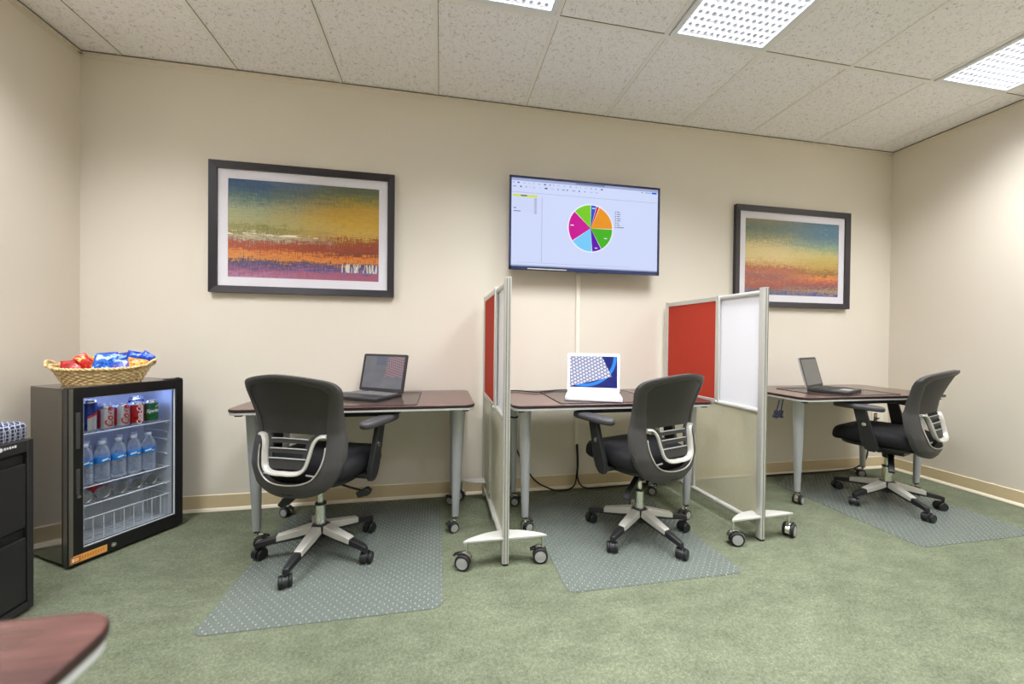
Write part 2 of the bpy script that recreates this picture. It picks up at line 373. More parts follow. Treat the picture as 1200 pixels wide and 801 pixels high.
    def build(s, name, mats, parent=None, smooth=35, bevel=0, segs=2, subsurf=0):
        me = bpy.data.meshes.new(name); me.from_pydata(s.v, [], s.f)
        if not isinstance(mats, (list, tuple)): mats = [mats]
        for q in mats: me.materials.append(M[q] if isinstance(q, str) else q)
        me.polygons.foreach_set('material_index', s.m); me.update(); me.validate()
        if smooth:
            me.shade_smooth(); me.set_sharp_from_angle(angle=radians(smooth))
        o = bpy.data.objects.new(name, me); COL.objects.link(o)
        if parent: o.parent = parent
        if bevel:
            b = o.modifiers.new('b', 'BEVEL'); b.width = bevel; b.segments = segs; b.limit_method = 'ANGLE'; b.angle_limit = radians(40)
        if subsurf:
            b = o.modifiers.new('s', 'SUBSURF'); b.levels = subsurf; b.render_levels = subsurf
        return o
def rrect(x0, x1, y0, y1, r, n=6):
    pts = []
    for cx, cy, a0 in ((x1-r, y1-r, 0), (x0+r, y1-r, 90), (x0+r, y0+r, 180), (x1-r, y0+r, 270)):
        for i in range(n+1):
            a = radians(a0+90*i/n); pts.append((cx+r*cos(a), cy+r*sin(a)))
    return pts
def thing(name, label, cat, loc=(0, 0, 0), rz=0, group=None):
    o = bpy.data.objects.new(name, None); COL.objects.link(o); o.empty_display_size = .1
    o.location = loc; o.rotation_euler = (0, 0, rz); return tag(o, label, cat, group)
def tag(o, label, cat, group=None):
    o['label'] = label; o['category'] = cat
    if group: o['group'] = group
    return o
def struct(o): o['kind'] = 'structure'; return o
def children(o): return [c for c in list(COL.objects) if c.parent == o]
def dup(root, loc, rz, label, group=None):
    kids = {}
    for c in list(COL.objects):
        if c.parent: kids.setdefault(c.parent.name, []).append(c)
    def rec(o, par):
        c = o.copy(); COL.objects.link(c); c.parent = par
        for ch in kids.get(o.name, []): rec(ch, c)
        return c
    r = rec(root, None); r.location = loc; r.rotation_euler = (0, 0, rz); r['label'] = label
    if group: r['group'] = group
    return r
def interp(z, T):
    if z <= T[0][0]: return T[0][1]
    for (a, p), (b, q) in zip(T, T[1:]):
        if z <= b:
            t = (z-a)/(b-a); return p+(q-p)*t
    return T[-1][1]
def smoothpath(P, n=8, closed=False):
    P = [Vector(p) for p in P]; N = len(P); out = []
    rng = range(N if closed else N-1)
    for i in rng:
        if closed: a, b, c, d = P[i-1], P[i], P[(i+1) % N], P[(i+2) % N]
        else: a, b, c, d = P[max(i-1, 0)], P[i], P[i+1], P[min(i+2, N-1)]
        for k in range(n):
            t = k/n; out.append(.5*((2*b)+(c-a)*t+(2*a-5*b+4*c-d)*t*t+(3*b-a-3*c+d)*t**3))
    if not closed: out.append(P[-1])
    return out
def text_mesh(txt, size, shear=0, extrude=.0, bold=0):
    cu = bpy.data.curves.new('t', 'FONT'); cu.body = txt; cu.size = size; cu.shear = shear; cu.extrude = extrude; cu.offset = bold
    cu.align_x = 'CENTER'; cu.align_y = 'CENTER'; cu.resolution_u = 3
    o = bpy.data.objects.new('t', cu); COL.objects.link(o)
    dg = bpy.context.evaluated_depsgraph_get(); dg.update()
    me = bpy.data.meshes.new_from_object(o.evaluated_get(dg))
    bpy.data.objects.remove(o)
    vs = [v.co.copy() for v in me.vertices]; fs = [tuple(p.vertices) for p in me.polygons]
    bpy.data.meshes.remove(me); bpy.data.curves.remove(cu); return vs, fs

LAMP_W = 49.0; SPREAD = 124
build_materials()

# ------------------------------------------------------------------ room
H = 2.74; XL = -2.08; XR = 3.858; YF = -5.7; X0 = -1.2574; TR = .778
def quad(name, pts, mat):
    m = MB(); m.add(pts, [(0, 1, 2, 3)]); return struct(m.build(name, mat, smooth=0))
m = MB(); m.box(((XL+XR)/2, YF/2, -.03), (XR-XL+.3, -YF+.3, .06)); struct(m.build('floor', 'carpet', smooth=0))
m = MB(); m.box(((XL+XR)/2, YF/2, H+.03), (XR-XL+.3, -YF+.3, .06)); struct(m.build('ceiling', 'tile', smooth=0))
m = MB(); m.box(((XL+XR)/2, .06, H/2), (XR-XL+.3, .12, H)); struct(m.build('wall_back', 'wall', smooth=0))
m = MB(); m.box(((XL+XR)/2, YF-.06, H/2), (XR-XL+.3, .12, H)); struct(m.build('wall_front', 'wall', smooth=0))
m = MB(); m.box((XL-.06, YF/2, H/2), (.12, -YF, H)); struct(m.build('wall_left', 'wall', smooth=0))
m = MB(); m.box((XR+.06, YF/2, H/2), (.12, -YF, H)); struct(m.build('wall_right', 'wall', smooth=0))
# ceiling grid bars
m = MB()
for k in range(-1, 9):
    x = X0+.61*k; m.box((x, YF/2, H-.001), (.024, -YF, .006)); m.box((x+.0135, YF/2, H-.0004), (.003, -YF, .003), 1)
for y in (-TR, -TR-1.22, -TR-2.44, -TR-3.66):
    m.box(((XL+XR)/2, y, H-.001), (XR-XL, .024, .0062)); m.box(((XL+XR)/2, y-.0135, H-.0004), (XR-XL, .003, .003), 1)
struct(m.build('trim_1', ['tbar', 'gap'], smooth=0))
m = MB()
w = .022
m.box(((XL+XR)/2, -w/2, H-.012), (XR-XL, w, .004)); m.box(((XL+XR)/2, -.0015, H-.022), (XR-XL, .003, .022))
m.box((XL+w/2, YF/2, H-.012), (w, -YF, .004)); m.box((XL+.0015, YF/2, H-.022), (.003, -YF, .022))
m.box((XR-w/2, YF/2, H-.012), (w, -YF, .004)); m.box((XR-.0015, YF/2, H-.022), (.003, -YF, .022))
m.box(((XL+XR)/2, -w/2, H-.006), (XR-XL, w, .008), 1); m.box((XL+w/2, YF/2, H-.006), (w, -YF, .008), 1); m.box((XR-w/2, YF/2, H-.006), (w, -YF, .008), 1)
struct(m.build('trim_2', ['wall', 'gap'], smooth=0))
# baseboards (tan vinyl with cream toe)
def baseboard(name, a, b, nrm):
    a = Vector(a); b = Vector(b); d = (b-a); L = d.length; d.normalize(); n = Vector(nrm)
    prof = [(0, 0), (.016, 0), (.016, .004), (.011, .014), (.006, .020), (.006, .098), (.003, .102), (0, .102)]
    m = MB(); k = len(prof)
    vs = [a+n*p+Vector((0, 0, q)) for p, q in prof]+[b+n*p+Vector((0, 0, q)) for p, q in prof]
    fs = [(i, i+1, k+i+1, k+i) for i in range(k-1)]+[tuple(range(k)), tuple(range(k, 2*k))[::-1]]
    m.add(vs, fs); m.m = [1 if i in (0, 1, 2, 3, 5) else 0 for i in range(len(fs))]
    struct(m.build(name, ['base', 'base_lip'], smooth=0))
baseboard('baseboard_back', (XL, 0, 0), (XR, 0, 0), (0, -1, 0))
baseboard('baseboard_left', (XL, 0, 0), (XL, YF, 0), (1, 0, 0))
baseboard('baseboard_right', (XR, 0, 0), (XR, YF, 0), (-1, 0, 0))
# ceiling lights
def light(k, row, label):
    x0 = X0+.61*k; y1 = -TR-2.44*row; cx = x0+.305; cy = y1-.61
    t = thing('ceiling_light', label, 'ceiling light', (cx, cy, H), 0, 'recessed fluorescent ceiling lights')
    m = MB(); W, L = .575, 1.185; fw = .028
    m.box((0, L/2-fw/2, -.008), (W, fw, .012)).box((0, -L/2+fw/2, -.008), (W, fw, .012))
    m.box((W/2-fw/2, 0, -.008), (fw, L-2*fw, .012)).box((-W/2+fw/2, 0, -.008), (fw, L-2*fw, .012))
    m.build('frame', 'fixture', t, smooth=0, bevel=.002)
    m = MB(); m.box((0, 0, -.010), (W-2*fw+.001, L-2*fw+.001, .002)); m.build('diffuser', 'lens', t, smooth=0)
    la = bpy.data.lights.new('fluorescent_tubes', 'AREA'); la.shape = 'RECTANGLE'; la.size = W-2*fw; la.size_y = L-2*fw
    la.energy = LAMP_W; la.color = (.92, .945, 1.); la.spread = radians(SPREAD)
    lo = bpy.data.objects.new('fluorescent_tubes', la); COL.objects.link(lo); lo.parent = t; lo.location = (0, 0, -.004)
light(2, 0, 'bright 2x4 ceiling light cut off by the top edge, above the television')
light(4, 0, 'fully lit prismatic ceiling light at top centre right, nearest the second red divider')
light(7, 0, 'bright ceiling light at the far right, close to the right wall')
light(-1, 0, 'lit ceiling light over the left side, seen reflected in the large picture')
for k in (2, 4, 7): light(k, 1, 'lit ceiling light behind the camera')

# ------------------------------------------------------------------ casters
def caster(parent, pos, face, r=.031, name='caster', brake=True, metal='chrome', stem=.03, tyre='rubber', hub='hub'):
    """twin wheel caster; pos = floor point below the stem"""
    m = MB(); x, y = pos; c, s_ = cos(face), sin(face)
    T = Matrix.Translation((x, y, 0)) @ Matrix.Rotation(face, 4, 'Z')
    off = .014   # wheel axle offset behind the stem
    def P(a, b, z): return T @ Vector((a, b, z))
    m.cyl(P(0, 0, r*1.2), P(0, 0, 2*r+stem), .007, n=12)
    # hood
    def hood(u, v):
        a = radians(-15+205*u); p = P(-off+(r+.003)*cos(a), (v-.5)*.020, r+(r+.003)*sin(a)); d = (T.to_3x3() @ Vector((cos(a), 0, sin(a))))
        return p, d
    m.slab(hood, 14, 2, .004)
    o = m.build(name, metal, parent)
    for sgn in (-1, 1):
        w = MB(); a = P(-off, sgn*.011, r); b = P(-off, sgn*.027, r); ax = (b-a).normalized()
        R = ax.to_track_quat('Z', 'Y').to_matrix().to_4x4(); R.translation = a
        w.lathe([(r*.5, 0), (r*.94, 0), (r, .003), (r, .013), (r*.92, .016), (r*.74, .0165), (r*.72, .0155), (r*.15, .0175)], n=24, T=R, mis=[0, 0, 0, 0, 0, 1, 1, 1])
        w.build('wheel', [tyre, hub], o)
    if brake:
        b = MB(); b.box(P(-off-r*.95, 0, 2*r*.90), (.030, .026, .006), rot=(Matrix.Rotation(face, 3, 'Z') @ Matrix.Rotation(radians(-22), 3, 'Y')))
        b.build('brake_tab', 'rubber', o, bevel=.002)
    return o

# ------------------------------------------------------------------ desks
def make_desk():
    t = thing('training_desk', 'x', 'desk')
    m = MB(); out = rrect(-.605, .605, -.30, .30, .055, 8)
    m.prism(out, .719, .735, 0, mtop=1)
    m.build('tabletop', ['wood_edge', 'wood'], t, bevel=.004, segs=3)
    m = MB(); m.prism(rrect(-.602, .602, -.297, .297, .053, 8), .706, .7195, 0); m.build('underside_rim', 'silver_edge', t, bevel=.002)
    for sx in (-1, 1):
        for sy in (-1, 1):
            m = MB(); x, y = sx*.508, sy*.178+.002; xt, yt = x+sx*.012, y+sy*.012
            N = 8; rows = []
            for i in range(N+1):
                f = i/N; z = .085+f*(.706-.085); r = interp(f, [(0, .019), (.25, .024), (.6, .031), (1, .038)])
                rows.append((x+(xt-x)*f, y+(yt-y)*f, z, r))
            vs = []; n = 24
            for (a, b, z, r) in rows: vs += [(a+r*cos(2*pi*k/n), b+r*.82*sin(2*pi*k/n), z) for k in range(n)]
            fs = [(j*n+k, j*n+(k+1) % n, (j+1)*n+(k+1) % n, (j+1)*n+k) for j in range(N) for k in range(n)]
            fs += [tuple(range(n))[::-1], tuple(N*n+k for k in range(n))]
            m.add(vs, fs); m.cyl((x, y, .078), (x, y, .088), .016, mi=1)
            m.build('leg', ['leg', 'rubber'], t)
            fc = {(-1, -1): radians(200), (1, -1): radians(20), (-1, 1): radians(160), (1, 1): radians(-30)}[(sx, sy)]
            caster(t, (x, y), fc, r=.029, stem=.024)
    # folding cross beam under the top
    m = MB(); T = Matrix(((1, 0, 0, 0), (0, 0, 1, 0), (0, 1, 0, 0), (0, 0, 0, 1)))
    m.prism([(-.235, .706), (-.185, .678), (.185, .678), (.235, .706)], -.255, -.08, T=T)
    m.build('cross_beam', 'black', t, bevel=.002)
    m = MB()
    for sx in (-1, 1):
        m = MB(); m.box((sx*.555, -.262, .7005), (.034, .022, .010)); m.build('ganging_clip', 'rubber', t, bevel=.003)
    return t
desk = make_desk()
desk.location = (-.415, -.322, 0)
desk['label'] = 'mahogany desk on silver legs against the wall, under the large picture'; desk['group'] = 'training desks'
dup(desk, (.990, -.395, 0), 0, 'mahogany desk below the television, between the two red dividers, holding the white laptop', 'training desks')
dup(desk, (2.882, -.335, 0), 0, 'mahogany desk in the right corner, under the smaller picture', 'training desks')
dup(desk, (-1.000, -2.392, 0), pi, 'blurred mahogany desk corner closest to the camera, bottom left', 'training desks')

# ------------------------------------------------------------------ chairs
YC = [(.36, -.205), (.42, -.232), (.50, -.240), (.58, -.226), (.65, -.210), (.73, -.222), (.82, -.256), (.93, -.305)]
def bk(x, z, off=0.):
    x *= 1.15
    return Vector((x, interp(z, YC)+1.35*x*x-off, z))
def half_loop(R, n=5):
    """R = right half from bottom centre to top centre -> closed smooth loop"""
    L = [(-x, z) for x, z in R[1:-1]][::-1]
    return [(p.x, p.y) for p in smoothpath([Vector((x, z, 0)) for x, z in R+L], n, True)]
def band(m, outer, inner, off, th, mi=0, nr=4, bulge=.0):
    n = len(outer)
    def fn(u, v):
        i = int(round(u*n)) % n; x = outer[i][0]*(1-v)+inner[i][0]*v; z = outer[i][1]*(1-v)+inner[i][1]*v
        b = bulge*(1-(2*v-1)**2)
        return bk(x, z, off+b), Vector((0, -1, 0))
    m.slab(fn, n, nr, th, mi)
    return m
def make_chair():
    t = thing('office_chair', 'x', 'chair')
    O = [(0, .365), (.08, .372), (.145, .402), (.185, .46), (.205, .53), (.203, .61), (.192, .68), (.194, .76), (.204, .83), (.200, .868), (.172, .896), (.09, .919), (0, .929)]
    I = [(0, .434), (.060, .439), (.104, .460), (.131, .503), (.143, .56), (.143, .62), (.141, .68), (.154, .76), (.168, .825), (.164, .848), (.142, .868), (.08, .888), (0, .898)]
    out = half_loop(O); inn = half_loop(I)
    m = MB(); band(m, out, inn, .0, .024, 0, 5, .006); fr = m.build('back_frame', 'charcoal', t, smooth=50)
    m = MB(); loop = [bk(x*1.0, z, .016) for x, z in inn]
    lo = [p for p in loop if p.z < .60]
    # thin bright edge along the lower opening
    lo.sort(key=lambda p: math.atan2(p.x, -(p.z-.62)))
    m.tube(lo, .0032, 6); m.build('edge_trim', 'silver_bracket', fr)
    # upper panel with slots and tongue
    m = MB()
    HW = [(.50, .078), (.54, .085), (.58, .091), (.62, .100), (.645, .128), (.66, .148), (.68, .150), (.76, .158), (.835, .170), (.856, .168), (.874, .148), (.895, .12)]
    def piece(z0, z1, x0=None, x1=None, arch=.010, arch1=None):
        def fn(u, v):
            z = z0+(z1-z0)*v; hw = interp(z, HW)
            if x0 is None: x = (2*u-1)*hw
            else:
                a, b = (x0, x1); x = (a+(b-a)*u)*hw
            ar = arch if arch1 is None else arch+(arch1-arch)*v; zz = z+ar*(1-(x/.12)**2) if abs(x) < .12 else z
            return bk(x, zz, .004), Vector((0, -1, 0))
        m.slab(fn, 16 if x0 is None else 4, max(2, int((z1-z0)/.02)), .010)
    piece(.648, .70); piece(.70, .872, arch=.010, arch1=.026); piece(.606, .626); piece(.564, .584); piece(.496, .542)
    for sx in (-1, 1):
        piece(.496, .66, sx*.76, sx*1.0)
    m.build('back_panel', 'panel', t, smooth=50)
    # ridges lining the slots
    m = MB()
    for z in (.647, .605, .563):
        m.tube([bk(x, z-.021+.010*(1-(x/.12)**2), .011) for x in [(-.08+.16*i/10) for i in range(11)]], .0030, 6)
    m.build('slot_ribs', 'leg', t)
    # silver lumbar bracket (U)
    m = MB()
    pts = [(.144, .644), (.120, .641), (.103, .614), (.095, .562), (.084, .514), (.063, .494), (.03, .489), (0, .490)]
    full = [(-x, z) for x, z in pts]+[(x, z) for x, z in pts[::-1][1:]]
    path = smoothpath([bk(x, z, .020) for x, z in full], 5)
    m.tube(path, .0150, 8, flat=(1., .55)); m.build('lumbar_bracket', 'silver_bracket', t)
    for sx in (-1, 1):
        m = MB(); m.tube([bk(sx*.080, .478, .004), bk(sx*.10, .474, .006), bk(sx*.118, .468, .004)], .004, 6); m.build('bracket_clip', 'leg', t)
    for x, z in ((-.10, .908), (.10, .908), (-.181, .862), (.181, .862), (.176, .745), (-.176, .745)):
        m = MB(); p = bk(x, z, .014); m.cyl(p+Vector((0, .004, 0)), p+Vector((0, -.0022, 0)), .004, n=10); m.build('screw', 'rubber', t)
    # seat cushion
    m = MB(); n = 48; rows = []
    prof = [(.84, .418), (.95, .422), (.995, .436), (1.0, .455), (.985, .480), (.94, .500), (.86, .510), (.6, .513), (.3, .511), (.02, .510)]
    vs = []
    for sc, z in prof:
        for i in range(n):
            a = 2*pi*i/n; ca, sa = cos(a), sin(a); e = 2/3.6
            x = .245*sc*math.copysign(abs(ca)**e, ca); y = .235*sc*math.copysign(abs(sa)**e, sa)
            zz = z-.020*max(0, y/.235)**3-.010*max(0, -y/.235)**2+.008*(abs(x)/.245)**2
            vs.append((x, y+.030, zz))
    fs = [(j*n+k, j*n+(k+1) % n, (j+1)*n+(k+1) % n, (j+1)*n+k) for j in range(len(prof)-1) for k in range(n)]
    fs += [tuple(range(n))[::-1], tuple((len(prof)-1)*n+k for k in range(n))]
    m.add(vs, fs); m.build('seat', 'seat', t, smooth=60)
    m = MB(); out2 = []
    for i in range(n):
        a = 2*pi*i/n; ca, sa = cos(a), sin(a); e = 2/3.4; out2.append((.205*math.copysign(abs(ca)**e, ca), .02+.20*math.copysign(abs(sa)**e, sa)))
    m.prism(out2, .395, .421); m.build('seat_shell', 'black', t, bevel=.008)
    # tilt mechanism and back bar
    m = MB(); m.box((0, 0, .372), (.13, .20, .050)); m.box((0, -.15, .392), (.06, .17, .022)); m.cyl((-.085, .02, .37), (.085, .02, .37), .022); m.cyl((0, -.005, .31), (0, -.005, .36), .030, .034)
    m.build('tilt_mechanism', 'black', t, bevel=.005)
    m = MB(); m.tube([(.06, .0, .365), (.15, .0, .345), (.235, .0, .330)], .0055, 8)
    pad = [(0, -.012), (.045, -.022), (.062, -.008), (.05, .012), (.0, .012)]
    T = Matrix.Translation((.205, .0, .312)) @ Matrix.Rotation(radians(-28), 4, 'Y') @ Matrix.Rotation(radians(90), 4, 'X') @ Matrix.Scale(1.15, 4)
    m.prism(pad, -.014, .014, T=T); m.build('height_lever', 'black', t, bevel=.004)
    m = MB(); T = Matrix.Translation((-.045, -.03, .345)) @ Matrix.Rotation(radians(198), 4, 'Z') @ Matrix.Rotation(radians(32), 4, 'Y') @ Matrix.Rotation(radians(90), 4, 'X') @ Matrix.Scale(1.15, 4)
    m.prism([(0, -.007), (.05, -.012), (.10, -.022), (.135, -.016), (.142, .004), (.11, .016), (.05, .010), (0, .007)], -.013, .013, T=T); m.build('tilt_lever', 'black', t, bevel=.003)
    # gas lift
    m = MB(); m.cyl((0, 0, .12), (0, 0, .25), .026, .024, n=28); m.cyl((0, 0, .25), (0, 0, .33), .0145, n=20); m.cyl((0, 0, .248), (0, 0, .256), .0265, mi=1)
    m.build('gas_lift', ['chrome', 'black'], t)
    # star base
    m = MB(); m.cyl((0, 0, .075), (0, 0, .150), .036, .032, n=28); base = m.build('base', 'black', t, bevel=.004)
    for k in range(5):
        a = BASE_A+2*pi*k/5; T = Matrix.Rotation(a, 4, 'Z'); m = MB()
        st = [(.022, .054, .098, .150), (.10, .046, .089, .135), (.20, .036, .078, .112), (.262, .032, .070, .096), (.288, .026, .062, .088)]
        # black under body
        def sec(x, w, z0, z1, k0): return [T @ Vector(p) for p in ((x, -w/2, z0), (x, w/2, z0), (x, w/2*.86, z1), (x, -w/2*.86, z1))]
        vs = []
        for (x, w, z0, z1) in st: vs += sec(x, w, z0, z1-.004 if x < .22 else z1, 0)
        fs = [(4*i+j, 4*i+(j+1) % 4, 4*i+4+(j+1) % 4, 4*i+4+j) for i in range(4) for j in range(4)]+[(3, 2, 1, 0), (16, 17, 18, 19)]
        m.add(vs, fs, 0); am = m.build('base_arm', 'black', base, bevel=.003)
        m = MB(); vs = []
        for (x, w, z0, z1) in ((.040, .053, .116, .1505), (.10, .047, .103, .1365), (.195, .038, .088, .1145)):
            w += .003; vs += sec(x, w, z0, z1, 0)
        fs = [(4*i+j, 4*i+(j+1) % 4, 4*i+4+(j+1) % 4, 4*i+4+j) for i in range(2) for j in range(4)]+[(3, 2, 1, 0), (8, 9, 10, 11)]
        m.add(vs, fs); m.build('arm_cover', 'base_silver', base, bevel=.003)
        caster(t, (.283*cos(a), .283*sin(a)), a+[.6, -1.2, .3, 2.0, 1.0][k], r=.027, brake=False, metal='black', stem=.014, tyre='rubber', hub='black')
    # armrests
    for sx in (-1, 1):
        m = MB()
        def post(u, v):
            z = .388+(.655-.388)*v; y = -.005+.062*v; w = interp(v, [(0, .030), (.08, .072), (.25, .085), (.5, .072), (1, .062)])
            return Vector((sx*(.278+.010*v), y+(u-.5)*w, z)), Vector((1, 0, 0))
        m.slab(post, 6, 20, .026); m.box((sx*.235, .0, .412), (.09, .06, .020))
        arm = m.build('armrest', 'black', t, bevel=.006)
        m = MB(); b = Vector((sx*.302, .030, .560)); m.cyl(b-Vector((sx*.012, 0, 0)), b, .0115, n=16); m.build('arm_button', 'chrome', arm)
        m = MB(); T = Matrix.Translation((sx*.285, .065, 0)) @ Matrix.Rotation(-sx*radians(13), 4, 'Z')
        n2 = 28; ring = []
        for i in range(n2):
            a = 2*pi*i/n2; e = 2/2.8; ring.append((.041*math.copysign(abs(cos(a))**e, cos(a)), .128*math.copysign(abs(sin(a))**e, sin(a))))
        vs = []
        for sc, z in ((.86, .654), (1., .660), (1., .674), (.93, .683), (.7, .687), (.05, .687)):
            vs += [T @ Vector((x*sc, y*(1-(1-sc)*.4), z+.006*(y/.128))) for x, y in ring]
        fs = [(j*n2+k, j*n2+(k+1) % n2, (j+1)*n2+(k+1) % n2, (j+1)*n2+k) for j in range(5) for k in range(n2)]+[tuple(range(n2))[::-1], tuple(5*n2+k for k in range(n2))]
        m.add(vs, fs); m.build('arm_pad', 'arm_pad', arm, smooth=60)
    return t
# first chair; base arm directions are measured per chair, the body turns on the base
def place_chair(x, y, body, base_angle, label):
    global BASE_A
    BASE_A = base_angle-body
    c = make_chair(); c.location = (x, y, 0); c.rotation_euler = (0, 0, body); c['label'] = label; c['group'] = 'mesh back office chairs'
    return c
place_chair(-.586, -.606, radians(-20), radians(257), 'charcoal mesh-back office chair at the left desk, seen from behind, with its right armrest showing')
place_chair(1.110, -.703, radians(18), radians(214), 'charcoal mesh-back office chair at the middle desk below the television, left armrest showing')
place_chair(3.008, -.592, radians(19), radians(182), 'charcoal mesh-back office chair seen nearly side on, at the right corner desk')

# ------------------------------------------------------------------ chair mats
def chair_mat(w, d, lipw, lipd, loc, rz, label, lx=0):
    m = MB(); r = .04
    out = []
    def arc(cx, cy, a0, a1, rr=r):
        for i in range(7): a = radians(a0+(a1-a0)*i/6); out.append((cx+rr*cos(a), cy+rr*sin(a)))
    arc(-w/2+r, -d/2+r, 180, 270); arc(w/2-r, -d/2+r, 270, 360); arc(w/2-.01, d/2-.01, 0, 90, .01)
    if lipw:
        arc(lx+lipw/2-.02, d/2+lipd-.02, 0, 90, .02); arc(lx-lipw/2+.02, d/2+lipd-.02, 90, 180, .02)
    arc(-w/2+.01, d/2-.01, 90, 180, .01)
    m.prism(out, .0005, .004); o = m.build('chair_mat', 'mat', None, smooth=0); o.location = loc; o.rotation_euler = (0, 0, rz)
    return tag(o, label, 'chair mat', 'clear studded chair mats')
chair_mat(.90, .97, .50, .10, (-.43, -.632, 0), radians(0), 'clear studded vinyl mat under the left office chair')
chair_mat(.87, .88, .50, .13, (.985, -.68, 0), radians(0), 'clear studded vinyl mat under the middle office chair')
chair_mat(.86, .90, .50, .12, (2.965, -.64, 0), radians(0), 'clear studded vinyl mat under the right office chair')

# ------------------------------------------------------------------ dividers
def make_divider(loc, rz, label, ext, faces):
    t = thing('room_divider', label, 'room divider', loc, rz, 'rolling red and white room dividers')
    HT = 1.375; NL = .53; R0 = ext-.50
    def extr(m, a, b, w, d, groove=True):
        """rounded extruded bar from a to b"""
        a = Vector(a); b = Vector(b); ax = (b-a).normalized()
        R = ax.to_track_quat('Z', 'Y').to_matrix().to_4x4() if abs(ax.z) < .9 else Matrix.Identity(4); R.translation = a
        o = rrect(-w/2, w/2, -d/2, d/2, min(w, d)*.35, 4)
        m.prism(o, 0, (b-a).length, T=R)
    # posts (vertical)
    def post(y, z0, z1, nm='post', x=0, w=.034, d=.040):
        m = MB(); o = []
        for p in rrect(-w/2, w/2, -d/2, d/2, .010, 4): o.append(p)
        m.prism(o, z0, z1, T=Matrix.Translation((x, y, 0)))
        if w > .03:   # dark strips on the end face, painting the shade of its grooves
            for dx in (-.007, .007): m.box((x+dx, y-d/2-.0004, (z0+z1)/2), (.0030, .002, z1-z0-.01), 1)
        return m.build(nm, ['alu', 'steel_strip'], t, bevel=.0005)
    post(0, .012, HT+.012); m = MB(); m.box((0, 0, .007), (.024, .03, .012)); m.build('post_foot', 'rubber', t)
    post(NL, .060, HT, x=.004, w=.026, d=.026)
    post(ext, .012, HT, x=-.013, w=.024, d=.030)
    m = MB(); m.cyl((0, .01, HT-.016), (0, NL, HT-.016), .0155, n=20); m.build('top_rail', 'alu', t)
    m = MB(); m.cyl((0, .01, .705), (0, NL, .705), .0155, n=20); m.build('middle_rail', 'alu', t)
    m = MB(); m.cyl((0, .01, .085), (0, NL, .085), .0165, n=20); m.build('bottom_rail', 'white_metal', t)
    m = MB(); m.box((.003, (.01+NL)/2, (.72+HT-.03)/2), (.006, NL-.02, HT-.03-.72)); m.build('whiteboard_panel', 'whiteboard', t, smooth=0)
    m = MB(); m.box((.003, (.01+NL)/2, .395), (.005, NL-.02, .60)); m.build('frosted_panel', 'frost', t, smooth=0)
    # extension leaf with the red panel
    m = MB(); x = -.013
    for z in (HT-.018, .712): m.box((x, (R0+ext)/2, z), (.016, ext-R0, .030))
    m.box((x, R0, (.70+HT)/2), (.018, .028, HT-.70)); m.cyl((x-.006, R0, .712), (x-.016, R0, .712), .009, n=14)
    m.build('extension_frame', 'alu', t, bevel=.003)
    m = MB(); m.box((x, (R0+ext)/2, .085), (.014, ext-R0, .022)); m.build('extension_rail', 'alu', t, bevel=.003)
    m = MB(); m.box((x, (R0+ext)/2, (.727+HT-.033)/2), (.008, ext-R0-.03, HT-.033-.727)); m.build('red_panel', 'red', t, smooth=0)
    m = MB(); m.box((x-.001, (NL+ext)/2, .395), (.005, ext-NL-.02, .60)); m.build('frosted_panel', 'frost', t, smooth=0)
    # feet with casters
    def foot(y, arc_dir, hw, off=0):
        m = MB(); o = [(off-hw, 0), (off+hw, 0)]
        for i in range(1, 16): a = 1-2*i/16; o.append((off+hw*a, arc_dir*(.006+.072*(1-a*a))))
        if arc_dir < 0: o = o[::-1]
        m.prism(o, .125, .138, T=Matrix.Translation((0, y, 0))); f = m.build('foot', 'white_metal', t, bevel=.003)
        for sx, fc in ((-1, radians(faces[0])), (1, radians(faces[1]))):
            caster(t, (off+sx*(hw-.018), y+arc_dir*.012), fc, r=.037, stem=.05)
        return f
    foot(-.018, 1, .205)
    foot(ext-.010, -1, .185)
    return t
make_divider((.318, -.862, 0), radians(0), 'rolling divider with a red panel seen almost edge on, between the left and middle desks', .795, (-22, -8))
make_divider((1.742, -.872, 0), radians(3.0), 'rolling divider with a wide red panel and whiteboard, between the middle and right desks', .815, (160, 205))

